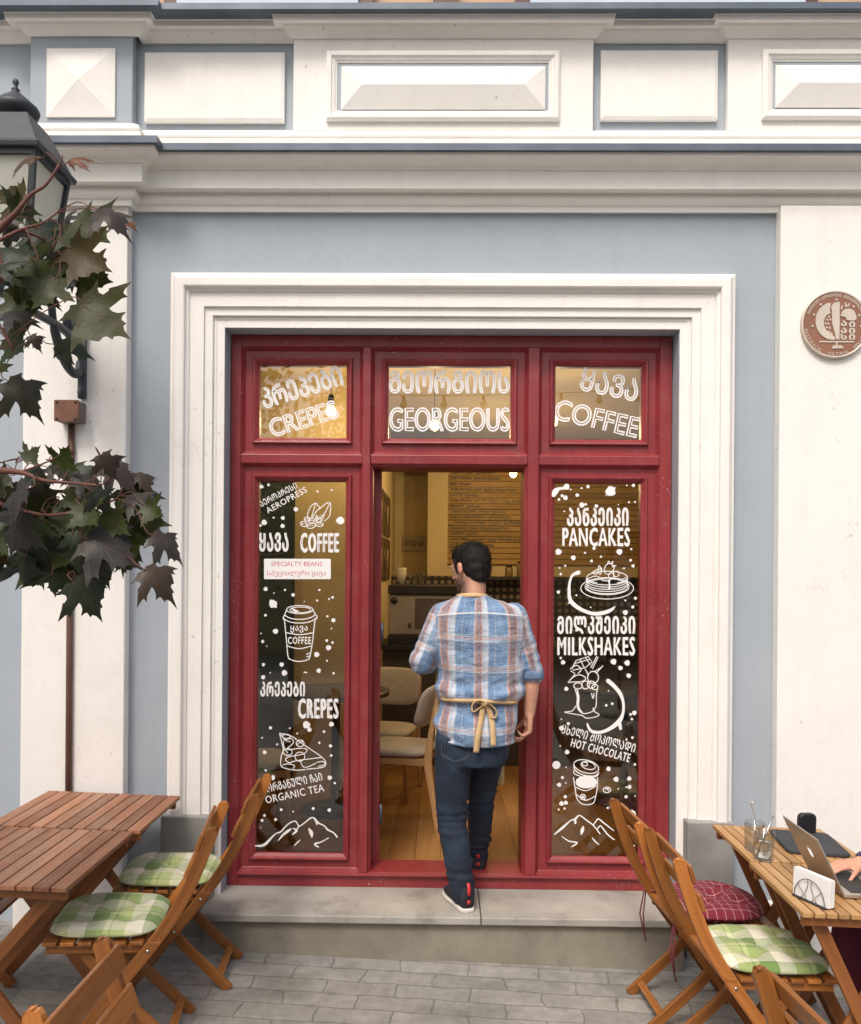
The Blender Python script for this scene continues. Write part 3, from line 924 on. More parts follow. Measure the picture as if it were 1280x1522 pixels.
def board(mb, line, wid, y0, y1, round_top=True):
    """bent board standing in the x-z plane between y0 and y1"""
    pts = [V((p[0], p[1])) for p in line]; ring = []
    n = len(pts); L, Q = [], []
    for i, p in enumerate(pts):
        t = (pts[min(i + 1, n - 1)] - pts[max(i - 1, 0)]).normalized(); k = V((-t.y, t.x))
        ww = wid * (.80 if i == 0 and round_top else 1.0)
        L.append(p + k * ww / 2); Q.append(p - k * ww / 2)
    t = (pts[0] - pts[1]).normalized(); k = V((-t.y, t.x))
    top = [pts[0] + t * wid * .16 + k * wid * .18, pts[0] + t * wid * .16 - k * wid * .18] if round_top else []
    ru, rv = random.random() * 9, random.random() * 9
    s = 0; acc = []
    for i in range(n):
        if i: s += (pts[i] - pts[i - 1]).length
        acc.append(s)
    vs, fs, uvs = [], [], []
    for i in range(n):
        vs += [(L[i].x, y0, L[i].y), (L[i].x, y1, L[i].y), (Q[i].x, y1, Q[i].y), (Q[i].x, y0, Q[i].y)]
    for i in range(n - 1):
        for j in range(4):
            q = (j + 1) % 4; a = .013 * j * 3
            fs.append([i * 4 + j, i * 4 + q, i * 4 + 4 + q, i * 4 + 4 + j])
            c0 = [0, .022, .07, .092][j]; c1 = [.022, .07, .092, .14][j]
            uvs.append([(acc[i] + ru, c0 + rv), (acc[i] + ru, c1 + rv), (acc[i + 1] + ru, c1 + rv), (acc[i + 1] + ru, c0 + rv)])
    e = (n - 1) * 4
    fs.append([e, e + 1, e + 2, e + 3]); uvs.append([(0, 0)] * 4)
    if round_top:
        b = len(vs)
        vs += [(top[0].x, y0, top[0].y), (top[0].x, y1, top[0].y), (top[1].x, y1, top[1].y), (top[1].x, y0, top[1].y)]
        for f in ([0, 1, b + 1, b], [b, b + 1, b + 2, b + 3], [b + 3, b + 2, 2, 3], [0, b, b + 3, 3], [1, 2, b + 2, b + 1]):
            fs.append(f); uvs.append([(ru + .0, rv + .01 * q) for q in range(4)])
    else:
        fs.append([0, 3, 2, 1]); uvs.append([(0, 0)] * 4)
    mb.add(vs, fs, uvs)


def make_garden_chair():
    """faces local +x; seat about 0.43 m up"""
    t = thing('folding_chair', None, 'chair', group='wooden folding chairs at the pavement tables')
    mt = M['chairwood']; b = .004
    for s in (-1, 1):
        m = MB(); board(m, RAIL, .044, s * .18 - .011, s * .18 + .011); rl = m.build('rail', mt, t, b)
        m = MB()
        for z in (.40, .262): m.tube([(rail_at(z), s * .191, z), (rail_at(z), s * .196, z)], .006, 8)
        m.build('bolt', M['screw'], rl)
        m = MB(); board(m, [(.115, .398), (-.07, .18), (-.262, .002)], .042, s * .145 - .0095, s * .145 + .0095, False); m.build('leg', mt, t, b)
        m = MB(); m.bar((-.165, s * .166, .402), (.225, s * .166, .402), .019, .032, (0, 1, 0)); m.build('seat_rail', mt, t, b)
    m = MB(); m.bar((-.215, -.135, .055), (-.215, .135, .055), .03, .018, (1, 0, 1)); m.build('stretcher', mt, t, b)
    m = MB(); m.bar((.05, -.168, .155), (.05, .168, .155), .03, .018, (1, 0, -1)); m.build('stretcher', mt, t, b)
    for z in (.785, .685):
        x = rail_at(z); dx = rail_at(z - .05) - rail_at(z + .05)
        nx = V((.1, 0, dx)).normalized()
        m = MB(); m.bar(V((x, -.196, z)) + nx * .031, V((x, .196, z)) + nx * .031, .064, .015, (V((dx, 0, -.1)).normalized())); m.build('back_slat', mt, t, b)
    for i in range(7):
        x = -.155 + i * .0605
        m = MB(); m.bar((x, -.192, .427), (x, .192, .427), .049, .014, (1, 0, 0)); m.build('seat_slat', mt, t, .003)
    return t


def plaid_green():
    k = NT('green_check_cotton')
    uv = k.n('UVMap', uv_map='grain').outputs[0]
    sep = k.n('SeparateXYZ'); k.l(uv, sep.inputs[0])
    def axis(o, off):
        f = k.math('FRACT', k.math('ADD', k.math('DIVIDE', o, .198), off))
        x = k.n('ValToRGB'); x.color_ramp.interpolation = 'CONSTANT'; e = x.color_ramp.elements
        st = [(0, (.72, .69, .56)), (.30, (.42, .48, .20)), (.55, (.15, .25, .07)), (.58, (.46, .52, .24)), (.68, (.16, .27, .075)), (.985, (.06, .10, .04))]
        while len(e) < len(st): e.new(.5)
        for q, (p, c) in zip(e, st): q.position = p; q.color = (*c, 1)
        k.l(f, x.inputs[0]); return x.outputs[0]
    cc = k.mix(.5, axis(sep.outputs[0], .1), axis(sep.outputs[1], .35))
    wv = k.n('TexWave'); wv.inputs['Scale'].default_value = 160; k.l(uv, wv.inputs['Vector'])
    cc = k.mix(.12, cc, wv.outputs['Color'], 'MULTIPLY')
    k.l(cc, k.b.inputs['Base Color']); k.b.inputs['Roughness'].default_value = .9
    k.b.inputs['Sheen Weight'].default_value = .15
    k.bump(k.noise(k.coord(), 26, 5, .62), .9, .010)
    return k.m


def grid_red():
    k = NT('maroon_check_cotton')
    uv = k.n('UVMap', uv_map='grain').outputs[0]
    sep = k.n('SeparateXYZ'); k.l(uv, sep.inputs[0])
    ln = lambda o: k.math('LESS_THAN', k.math('FRACT', k.math('DIVIDE', o, .036)), .055)
    f = k.math('MAXIMUM', ln(sep.outputs[0]), ln(sep.outputs[1]))
    k.l(k.mix(f, (.17, .014, .032, 1), (.50, .30, .27, 1)), k.b.inputs['Base Color']); k.b.inputs['Roughness'].default_value = .9
    k.bump(k.noise(k.coord(), 26, 5, .62), .9, .010)
    return k.m


M['greencheck'], M['redcheck'] = plaid_green(), grid_red()


def cushion(name, label, mat, seed, sx=.20, sy=.195, h=.054, round_=4.0):
    """tufted pad with thickness; origin at the centre of its underside"""
    rnd = random.Random(seed); n = 30
    us = [-1 + 2 * i / n for i in range(n + 1)]
    def sq(u, v):                                      # square to rounded square
        r = max(abs(u), abs(v)); 
        if r < 1e-6: return 0, 0
        a = math.atan2(v, u); e = round_
        k = (abs(math.cos(a)) ** e + abs(math.sin(a)) ** e) ** (-1 / e)
        return r * k * math.cos(a), r * k * math.sin(a)
    tuf = [(a + rnd.uniform(-.05, .05), b + rnd.uniform(-.05, .05)) for a in (-.42, .42) for b in (-.42, .42)] + [(0, 0)]
    top, bot = [], []
    o = V((rnd.random() * 9, rnd.random() * 9, 0))
    for v in us:
        for u in us:
            x, y = sq(u, v); r = max(abs(u), abs(v))
            e = max(1 - r ** 5, 0) ** .5
            z = h * (.42 + .58 * e)
            for a, b in tuf: z -= h * .5 * math.exp(-((x - a) ** 2 + (y - b) ** 2) / .03) * e
            z += .10 * h * noise.noise(V((x * 3, y * 3, seed))) * e
            pk = 1 + .02 * noise.noise(V((x * 9, y * 9, seed)) ) * (r ** 6)
            top.append((x * sx * pk, y * sy * pk, z)); bot.append((x * sx * pk, y * sy * pk, h * .42 * (1 - e) + .0 + .004 * (1 - e)))
    m = MB(); N = n + 1; fs, uv = [], []
    for j in range(n):
        for i in range(n):
            q = [j * N + i, j * N + i + 1, (j + 1) * N + i + 1, (j + 1) * N + i]
            fs.append(q); uv.append([(top[k][0] * 1.0 + o.x, top[k][1] + o.y) for k in q])
    m.add(top, fs, uv, True)
    m.add(bot, [f[::-1] for f in fs], [u[::-1] for u in uv], True)
    ob = m.build(name, mat)
    bm = bmesh.new(); bm.from_mesh(ob.data); bmesh.ops.remove_doubles(bm, verts=bm.verts, dist=1e-5); bm.to_mesh(ob.data); bm.free()
    tag(ob, label, 'cushion', 'seat cushions on the folding chairs')
    return ob


chair0 = make_garden_chair()
CH = [
    ('folding chair with a green check cushion at the front left table', -1.235, 3.29, 188),
    ('folding chair with a green check cushion at the rear left table by the step', -1.17, 3.80, 184),
    ('folding chair at bottom left, only its two back slats in view', -.548, 2.02, -1),
    ('folding chair on the far side of the left tables, cut by the frame', -1.96, 3.42, 4),
    ('folding chair with a green check cushion at the right table', 1.152, 3.23, 3),
    ('folding chair with the maroon cushion by the grey plinth', 1.105, 3.67, 5),
    ('folding chair at bottom right, only its back in view', 1.16, 2.06, 6),
    ('folding chair the laptop user sits on', 2.02, 3.12, 180),
]
chairs = []
for i, (lb, x, y, rz) in enumerate(CH):
    c = chair0 if i == 0 else copy_tree(chair0)
    stand(c, x, y, R(rz)); c['label'] = lb; chairs.append(c)
bpy.context.view_layer.update()
for i, (lb, mt, kw) in {0: ('green and cream check cushion on the front left chair', M['greencheck'], {}), 1: ('green and cream check cushion on the rear left chair', M['greencheck'], {}),
                        4: ('green and cream check cushion on the right chair', M['greencheck'], {}), 5: ('maroon cushion with a thin pale grid on the chair by the plinth', M['redcheck'], dict(round_=2.5, h=.07))}.items():
    cu = cushion('cushion', lb, mt, 11 + i, **kw)
    mw = chairs[i].matrix_world @ Matrix.Translation((.035, 0, .4345))
    cu.matrix_world = mw
    if i == 5:
        for s in (-1, 1):
            m = MB()
            for q in (0, .008):
                m.tube([(-.18, s * .15, .02), (-.225 - q, s * .185, .0), (-.23 - q * 2, s * .19, -.10), (-.222 + q, s * .186, -.19 - q * 4)], .0035, 5)
            m.build('tie', M['redcheck'], cu)


def make_table(label, x0, x1, y0, y1, ztop, nsl, mt, group):
    cx, cy = (x0 + x1) / 2, (y0 + y1) / 2
    t = thing('folding_table', label, 'table', group=group)
    h = ztop - gz(cx); W, D = x1 - x0, y1 - y0
    stand(t, cx, cy)
    p = W / nsl
    for i in range(nsl):
        x = -W / 2 + p * (i + .5)
        m = MB(); m.bar((x, -D / 2, h - .009), (x, D / 2, h - .009), p - .005, .018, (1, 0, 0)); m.build('top_slat', mt, t, .003)
    for s in (-1, 1):
        m = MB(); m.bar((-W / 2 + .012, s * (D / 2 - .035), h - .036), (W / 2 - .012, s * (D / 2 - .035), h - .036), .022, .034, (0, 1, 0)); m.build('apron', M['legwood'], t, .003)
        m = MB(); m.bar((s * (W / 2 - .06), -D / 2 + .047, h - .036), (s * (W / 2 - .06), D / 2 - .047, h - .036), .020, .034, (1, 0, 0)); m.build('apron', M['legwood'], t, .003)
        for q in (-1, 1):
            yy = s * (D / 2 - .07 - (.024 if q > 0 else 0))
            m = MB(); board(m, [(q * (W / 2 - .07), h - .03), (0, h * .5), (-q * (W / 2 - .04), .003)], .045, yy - .011, yy + .011, False); m.build('leg', M['legwood'], t, .004)
    m = MB(); m.bar((-W / 2 + .06, -D / 2 + .08, .12), (-W / 2 + .06, D / 2 - .08, .12), .035, .018, (1, 0, 1)); m.build('stretcher', M['legwood'], t, .003)
    m = MB(); m.bar((W / 2 - .06, -D / 2 + .105, .12), (W / 2 - .06, D / 2 - .105, .12), .035, .018, (1, 0, -1)); m.build('stretcher', M['legwood'], t, .003)
    return t


make_table('reddish slatted folding table, the nearer of the two on the left', -1.945, -1.295, 2.925, 3.565, .74, 11, M['tabledark'], 'folding tables on the left')
make_table('reddish slatted folding table against the pilaster on the left', -1.915, -1.272, 3.575, 4.13, .742, 11, M['tabledark'], 'folding tables on the left')
TZ = .70
make_table('golden slatted folding table with the laptop and napkins', 1.172, 1.652, 2.855, 3.355, TZ, 12, M['tablelight'], 'folding tables on the right')
make_table('golden slatted folding table with the dark sleeve, nearest the wall on the right', 1.184, 1.664, 3.365, 3.845, TZ + .001, 12, M['tablelight'], 'folding tables on the right')


def tz(x): return TZ + .0015 - .03 * (x - 1.42)


# ---------------------------------------------------------------- things on the right table
def on_table(o, x, y, rz=0.0, lift=0.0):
    o.location = (x, y, tz(x) + lift)
    o.rotation_euler = (Matrix.Rotation(GT, 3, 'Y') @ Matrix.Rotation(rz, 3, 'Z')).to_euler()
    return o


for i, (x, y, lb) in enumerate(((1.262, 3.385, 'glass of water with a metal straw leaning in it, the nearer of the pair'), (1.268, 3.50, 'glass with a white spoon handle, the one behind the water glass'))):
    g = thing('water_glass', lb, 'glass', group='glasses on the right table'); on_table(g, x, y)
    m = MB(); m.lathe([(.012, .0), (.036, 0), (.038, .004), (.041, .112), (.0395, .114), (.036, .112), (.033, .014), (.012, .011)], n=28); m.build('tumbler', M['clear'], g)
    k = NT('water'); k.b.inputs['Base Color'].default_value = (1, 1, 1, 1); k.b.inputs['Roughness'].default_value = .02; k.b.inputs['Transmission Weight'].default_value = 1; k.b.inputs['IOR'].default_value = 1.33
    if i == 0:
        m = MB(); m.lathe([(.0, .0135), (.0325, .0138), (.0345, .068), (.0, .069)], n=28, cap=False); m.build('water', k.m, g)
ss = MB(); ss.tube([(0, 0, 0), (.062, .015, .155)], .0035, 8)
o = ss.build('metal_straw', pbr('steel', (.55, .54, .52), .2, metal=1)); tag(o, 'steel straw standing in the nearer water glass', 'straw'); on_table(o, 1.238, 3.38, 0, .016)
ss = MB(); ss.bar((0, 0, 0), (-.040, .0, .165), .006, .003, (0, 1, 0)); ss.capsule((-.034, 0, .14), (-.042, 0, .175), .005, .006, flat=.4)
o = ss.build('spoon', pbr('pale_steel', (.8, .8, .8), .25, metal=.7)); tag(o, 'bright spoon standing in the rear glass', 'spoon'); on_table(o, 1.293, 3.495, 0, .015)

lp = thing('laptop', 'open silver laptop with its lid turned to the walking man', 'laptop'); on_table(lp, 1.395, 3.145)
M['alu'] = pbr('silver_aluminium', (.50, .47, .43), .38, .04, metal=.75)
m = MB(); m.box(0, .212, -.152, .152, .002, .016); m.build('base', M['alu'], lp, .003)
m = MB(); m.box(.03, .13, -.135, .135, .0165, .0172); kb = m.build('keyboard', M['dark'], lp)
m = MB()
for r in range(6):
    for c in range(14):
        m.box(.033 + r * .0162, .033 + r * .0162 + .0135, -.132 + c * .019, -.132 + c * .019 + .016, .0174, .0184)
m.build('keys', pbr('key_caps', (.03, .03, .032), .5), kb)
m = MB(); m.box(.14, .205, -.05, .05, .0164, .0168); m.build('trackpad', pbr('trackpad', (.42, .42, .41), .4, metal=.5), lp)
la = R(118)                                            # lid angle
ld_ = MB(); ld_.box(0, .208, -.152, .152, 0, .006)
Ml = Matrix.Translation((.002, 0, .017)) @ Matrix.Rotation(-la, 4, 'Y')
ld_.v = [tuple(Ml @ V(p)) for p in ld_.v]
lid = ld_.build('lid', M['alu'], lp, .0025)
scn = MB(); scn.box(.01, .2, -.143, .143, -.0008, -.0003); scn.v = [tuple(Ml @ V(p)) for p in scn.v]
scn.build('screen', emit('screen_glow', (.55, .6, .65), .8), lid)
lg = MB(); pts = []
for i in range(40):                                    # fruit-shaped emblem with a bite
    a = 2 * math.pi * i / 40
    r = .0155 * (1 - .10 * math.cos(2 * a)) * (1 - .16 * math.exp(-((a - math.pi / 2) / .35) ** 2) - .10 * math.exp(-((a - 3 * math.pi / 2) / .3) ** 2))
    x, y = r * math.cos(a), r * math.sin(a)
    dx, dy = x - .019, y - .001
    dd = math.hypot(dx, dy)
    if dd < .0085: x, y = .019 + dx / dd * .0085 if dd else x, .001 + dy / dd * .0085 if dd else y
    pts.append((x, y))
ctr = (0.0, 0.0)
def lgp(x, y, e=0): return tuple(Ml @ V((.108 + y * 1.15, x * 1.15, .0072 + e)))
lg.add([lgp(-.003, 0)] + [lgp(*p) for p in pts], [[0, i + 1, (i + 1) % 40 + 1] for i in range(40)])
lf = [(.0, .0165), (.004, .0185), (.0065, .0235), (.003, .0225), (.0005, .019)]
lg.add([lgp(*p) for p in lf], [list(range(5))])
lg.build('emblem', emit('backlit_emblem', (.9, .92, .95), .55), lid)

sv = MB()
def round_rect(w_, h_, r, n=6):
    out = []
    for cx, cy, a0 in ((w_ / 2 - r, h_ / 2 - r, 0), (-w_ / 2 + r, h_ / 2 - r, 90), (-w_ / 2 + r, -h_ / 2 + r, 180), (w_ / 2 - r, -h_ / 2 + r, 270)):
        out += [(cx + r * math.cos(R(a0 + 90 * i / n)), cy + r * math.sin(R(a0 + 90 * i / n))) for i in range(n + 1)]
    return out
sv.prism(round_rect(.245, .30, .03), (0, 0, .008), (1, 0, 0), (0, 1, 0), (0, 0, 1), .015)
o = sv.build('laptop_sleeve', pbr('charcoal_neoprene', (.035, .038, .045), .8, .1, bump=.2, bscale=300), None, .005, 3)
tag(o, 'charcoal laptop sleeve lying flat behind the laptop', 'sleeve'); on_table(o, 1.528, 3.60, R(-6))
pc = MB(); pc.prism(round_rect(.078, .098, .022), (0, 0, .0495), (1, 0, 0), (0, 0, 1), (0, 1, 0), .03)
o = pc.build('small_case', pbr('black_case', (.012, .012, .016), .5), None, .007, 3)
tag(o, 'small black rounded case standing upright behind the sleeve', 'case'); on_table(o, 1.572, 3.725, R(10), .0165 * 0 + .0005)
nh = thing('napkin_holder', 'black wire napkin holder filled with white napkins at the table edge', 'napkin holder'); on_table(nh, 1.272, 2.955, R(-65))
M['paper'] = pbr('white_napkin', (.83, .82, .80), .9, .03, bump=.3, bscale=40)
np_ = thing('napkins', 'upright stack of white paper napkins held in the wire holder', 'napkins'); on_table(np_, 1.272, 2.955, R(-65), .004)
for i in range(9):
    m = MB(); a = random.uniform(-.002, .002)
    m.box(-.074 + a, .074 + a, -.013 + i * .0031, -.0108 + i * .0031, 0, .092 + random.uniform(-.003, .002)); m.build('napkin', M['paper'], np_)
m = MB(); m.box(-.07, .07, -.024, .024, 0, .003); m.build('base', M['dark'], nh)
for s in (-1, 1):
    m = MB(); yy = s * .0195
    arch = [(-.064 * math.cos(math.pi * i / 24), yy, .004 + .072 * math.sin(math.pi * i / 24)) for i in range(25)]
    m.tube(arch, .0014, 6)
    for dx, bend in ((-.036, .012), (-.012, -.006), (.012, .006), (.036, -.012)):
        hh = .072 * math.sqrt(max(1 - (dx / .064) ** 2, 0)) 
        m.tube([(dx + bend * math.sin(u * 6.0), yy, .004 + (hh - .002) * u) for u in [q / 10 for q in range(11)]], .001, 5)
    m.build('wire_arch', M['dark'], nh)
yc = MB(); yc.lathe([(.0, .0), (.026, 0), (.034, .05), (.0355, .07), (.034, .071), (.031, .066), (.024, .004), (0, .004)], n=24, cap=False)
o = yc.build('cup', pbr('yellow_ceramic', (.72, .58, .22), .35)); tag(o, 'yellow cup at the right edge beside the laptop', 'cup'); on_table(o, 1.482, 2.925)
# ---------------------------------------------------------------- people
def skin_mat():
    k = NT('skin'); c = k.coord()
    cc = k.ramp(k.noise(c, 18, 5, .6), [(.3, (.50, .255, .165)), (.7, (.60, .33, .225))])
    at = k.n('Attribute', attribute_name='tone')
    sp = k.n('SeparateColor'); k.l(at.outputs['Color'], sp.inputs[0])
    cc = k.mix(k.math('MULTIPLY', sp.outputs[0], .82), cc, (.045, .030, .024, 1))          # stubble
    cc = k.mix(k.math('MULTIPLY', sp.outputs[1], .5), cc, (.62, .22, .15, 1))              # ears, knuckles
    k.l(cc, k.b.inputs['Base Color']); k.b.inputs['Roughness'].default_value = .5
    k.b.inputs['Subsurface Weight'].default_value = .08; k.b.inputs['Subsurface Radius'].default_value = (.01, .004, .002)
    k.bump(k.noise(c, 260, 3), .2, .0008)
    return k.m


def hair_mat():
    k = NT('dark_hair'); c = k.coord()
    n1 = k.noise(k.map(c, (90, 90, 16)), 1, 5, .7)
    k.l(k.ramp(n1, [(.3, (.004, .0035, .003)), (.75, (.017, .014, .012))]), k.b.inputs['Base Color'])
    k.b.inputs['Roughness'].default_value = .62
    k.b.inputs['Specular IOR Level'].default_value = .3
    k.bump(n1, .9, .004)
    return k.m


M['skin'], M['hair'] = skin_mat(), hair_mat()


def hand(m, wrist, fwd, palm, side, curl, s=1.0, spread=.12, thumb_in=.5):
    """hand of five bent fingers: fwd runs from wrist to knuckles, palm = direction the palm faces, side = thumb side"""
    fwd, palm, side = V(fwd).normalized(), V(palm), V(side)
    palm = (palm - fwd * palm.dot(fwd)).normalized()
    side = (side - fwd * side.dot(fwd) - palm * side.dot(palm)).normalized()
    w = V(wrist); o = lambda a, b, c: w + (fwd * a + side * b + palm * c) * s
    for b, l in ((.030, .086), (.010, .090), (-.010, .086), (-.029, .078)):
        m.capsule(o(.004, b * .62, 0), o(l, b, -.002), .0155 * s, .0118 * s, 10)
    m.capsule(o(.02, .022, .008), o(.055, .012, .008), .014 * s, .012 * s, 10)
    L = ((.030, .086, (.044, .026, .020), .0092), (.010, .090, (.049, .030, .021), .0095), (-.010, .086, (.045, .028, .020), .0092), (-.029, .078, (.035, .021, .018), .0082))
    for q, (b, l, seg, r) in enumerate(L):
        p = o(l, b, -.002); ang = 0
        d0 = (fwd + side * spread * (b / .03)).normalized()
        for i, sl in enumerate(seg):
            ang += R(curl[q][i])
            d = d0 * math.cos(ang) + palm * math.sin(ang)
            p2 = p + d * sl * s
            m.capsule(p, p2, r * s * (1 - .09 * i), r * s * (1 - .09 * (i + 1)), 10)
            p = p2
    p = o(.018, .026, .006); d = (fwd * .72 + side * .62 + palm * .25 * thumb_in)
    for i, (sl, r) in enumerate(((.042, .0125), (.032, .0105), (.026, .009))):
        d = (d + (palm * .35 - side * .28) * thumb_in * i).normalized()
        p2 = p + d * sl * s; m.capsule(p, p2, r * s, (r - .0014) * s, 10); p = p2


def head_shapes(m, c, rot, s=1.0):
    c = V(c); q = lambda x, y, z: c + rot @ (V((x, y, z)) * s)
    e = lambda x, y, z, a, b, d, r=None: m.ell(q(x, y, z), (a * s, b * s, d * s), rot @ (r or Matrix.Identity(3)), 20, 14)
    e(0, -.016, .034, .076, .096, .086); e(0, .030, .012, .066, .066, .078)
    e(0, .034, -.040, .058, .058, .066); e(0, .052, -.082, .040, .040, .032)
    e(-.045, .010, -.055, .024, .045, .040); e(.045, .010, -.055, .024, .045, .040)
    e(0, .088, .026, .050, .012, .012)                          # brow
    m.capsule(q(0, .092, .020), q(0, .118, -.022), .008 * s, .013 * s, 10)          # nose
    e(-.012, .105, -.026, .009, .010, .008); e(.012, .105, -.026, .009, .010, .008)
    e(0, .092, -.056, .024, .010, .0065); e(0, .089, -.066, .021, .011, .0075)      # lips
    for sx in (-1, 1):
        r = Matrix.Rotation(R(-10), 3, 'X') @ Matrix.Rotation(R(14 * sx), 3, 'Z')
        e(sx * .079, -.010, -.006, .0085, .019, .032, r); e(sx * .074, -.004, -.008, .010, .012, .022, r)
        e(sx * .034, .082, .004, .014, .010, .009)              # eyelids


def paint_tone(me, fn):
    at = me.color_attributes.new('tone', 'FLOAT_COLOR', 'POINT')
    buf = []
    for v in me.vertices:
        a, b = fn(v.co); buf += [a, b, 0, 1]
    at.data.foreach_set('color', buf)


def ss(a, b, x):
    t = min(max((x - a) / (b - a), 0), 1); return t * t * (3 - 2 * t)


def lin(keys, z):
    """piecewise interpolation of rows (z, ...) sorted by rising z"""
    if z <= keys[0][0]: return keys[0][1:]
    for a, b in zip(keys, keys[1:]):
        if z <= b[0]:
            t = (z - a[0]) / (b[0] - a[0]); t = t * t * (3 - 2 * t)
            return tuple(x + (y - x) * t for x, y in zip(a[1:], b[1:]))
    return keys[-1][1:]


def loft_keys(m, keys, n=40, sub=5, pw=2.4):
    """closed tube of superellipses: rows (z, cx, cy, a, b)"""
    rings = []
    zs = []
    for a, b in zip(keys, keys[1:]): zs += [a[0] + (b[0] - a[0]) * i / sub for i in range(sub)]
    zs.append(keys[-1][0])
    for z in zs:
        cx, cy, a, b = lin(keys, z)
        f = lambda u: math.copysign(abs(u) ** (2 / pw), u)
        rings.append([(cx + a * f(math.cos(t)), cy + b * f(math.sin(t)), z) for t in [2 * math.pi * k / n for k in range(n)]])
    m.loft(rings)


WY = 4.14
walker = thing('person', 'man in a blue checked shirt, apron and dark jeans walking in through the door', 'person', (.14, WY, STEP))
WO = V((.14, WY, STEP))
def wp(px, py, dy=0.0): return P(px, py, WY + dy)

def local(me_or_mb, off=WO):
    if isinstance(me_or_mb, MB): me_or_mb.v = [tuple(V(p) - off) for p in me_or_mb.v]
    else:
        for v in me_or_mb.vertices: v.co -= off
    return me_or_mb


shL, shR = wp(655, 912), wp(766, 912)
elL, elR = wp(626, 984, -.02), wp(790, 1000, .03)
wrL, wrR = wp(658, 985, .24), wp(787, 1062, .03)
nk = wp(702, 884, .0)
HC = wp(699, 845, .03)
HR = Matrix.Rotation(R(42), 3, 'Z') @ Matrix.Rotation(R(-12), 3, 'X') @ Matrix.Rotation(R(2), 3, 'Y')
hipL, hipR = wp(674, 1100), wp(727, 1096, .02)
knL, knR = wp(671, 1212, .04), wp(716, 1180, .20)
anL, anR = wp(688, 1328, -.02), P(711, 1268, 4.49)

m = MB()
head_shapes(m, HC, HR, 1.0)
m.capsule(HC + HR @ V((0, -.022, -.05)), nk + V((0, .0, -.05)), .056, .066, 20)
m.capsule(nk + V((-.03, 0, -.09)), shL + V((.02, 0, -.01)), .055, .045); m.capsule(nk + V((.03, 0, -.09)), shR + V((-.02, 0, -.01)), .055, .045)
loft_keys(m, [(wp(0, 1110).z, wp(700, 1110).x, WY, .145, .09), (wp(0, 1040).z, wp(708, 1040).x, WY, .135, .085), (wp(0, 960).z, wp(710, 960).x, WY, .155, .095), (wp(0, 905).z, wp(708, 905).x, WY, .13, .08)], 30, 4)
for a, b, c in ((shL, elL, wrL), (shR, elR, wrR)):
    m.capsule(a, b, .045, .038); m.capsule(b, b + (c - b) * .35, .040, .0425); m.capsule(b + (c - b) * .35, c, .0425, .027)
for h, k, a in ((hipL, knL, anL), (hipR, knR, anR)):
    m.capsule(h, k, .072, .048); m.capsule(k, k + (a - k) * .35, .048, .048); m.capsule(k + (a - k) * .35, a, .048, .034)
fR = (wrR - elR).normalized()
hand(m, wrR, V((-.10, .06, -1)), V((-1, -.18, -.05)), V((-.1, 1, 0)), ((24, 38, 24), (34, 44, 28), (44, 50, 30), (54, 56, 34)), 1.0, .10)
hand(m, wrL, (wrL - elL), V((.2, 0, -1)), V((1, 0, .2)), ((30, 35, 20), (35, 38, 22), (38, 40, 22), (42, 40, 22)), .98)
for a, d in ((anL, V((-.25, 1, 0))), (anR, V((.03, 1, 0)))):
    d.normalize(); m.capsule(a + V((0, 0, -.02)) - d * .02, a + d * .13 + V((0, 0, -.045)), .034, .028)
me = finish(m, .0052, 5)
HRi = HR.inverted()
def tone(co):
    l = HRi @ (co - HC); h = 0
    if l.length < .19:
        jaw = ss(-.03, -.05, l.z - .25 * max(-l.y, 0)) * ss(-.055, .0, l.y) * (1 - .9 * (abs(l.x) < .025 and -.072 < l.z < -.048))
        side = ss(.035, .0, l.z) * ss(.05, .066, abs(l.x)) * ss(-.0, .015, l.y) * ss(.05, .03, l.y)
        h = max(jaw, side * .9)
    ear = 1 if (abs((HRi @ (co - HC)).x) > .0775 and l.length < .12) else 0
    near = min((co - wrR).length, (co - wrL).length)
    return h, ear * .8 + (.35 if .07 < near < .2 and co.z < 1.3 else 0) * .6
paint_tone(me, tone)
body = link_mesh('body', local(me), M['skin'], walker)

# eyes
for sx in (-1, 1):
    m = MB(); m.ell(HC + HR @ V((sx * .033, .0805, .004)), (.0115, .0115, .0115), None, 12, 8)
    local(m).build('eye', pbr('eye_white', (.75, .72, .68), .2), walker)

# hair: a cap around the back and top of the skull plus short strands
hm = MB()
hq = lambda x, y, z: HC + HR @ V((x, y, z))
hm.ell(hq(0, -.019, .040), (.0805, .1005, .088), HR, 28, 20)
hm.ell(hq(0, .022, .078), (.064, .066, .046), HR, 20, 12)
hm.ell(hq(0, -.046, -.004), (.071, .066, .066), HR, 24, 16)
hm.ell(hq(0, -.052, -.040), (.056, .050, .046), HR, 24, 14)
for sx in (-1, 1): hm.ell(hq(sx * .068, .022, .022), (.010, .013, .036), HR)
hme = finish(hm, .005, 4)
for v in hme.vertices:
    l = HRi @ (v.co - HC)
    v.co += (v.co - HC).normalized() * (.0035 * noise.noise(V((l.x * 60, l.y * 60, l.z * 25))) + .003 * noise.noise(l * 22))
hair = link_mesh('hair', hme, M['hair'], walker)
sm_ = MB(); rnd = random.Random(3)
hv = [(v.co.copy(), v.normal.copy()) for v in hme.vertices]
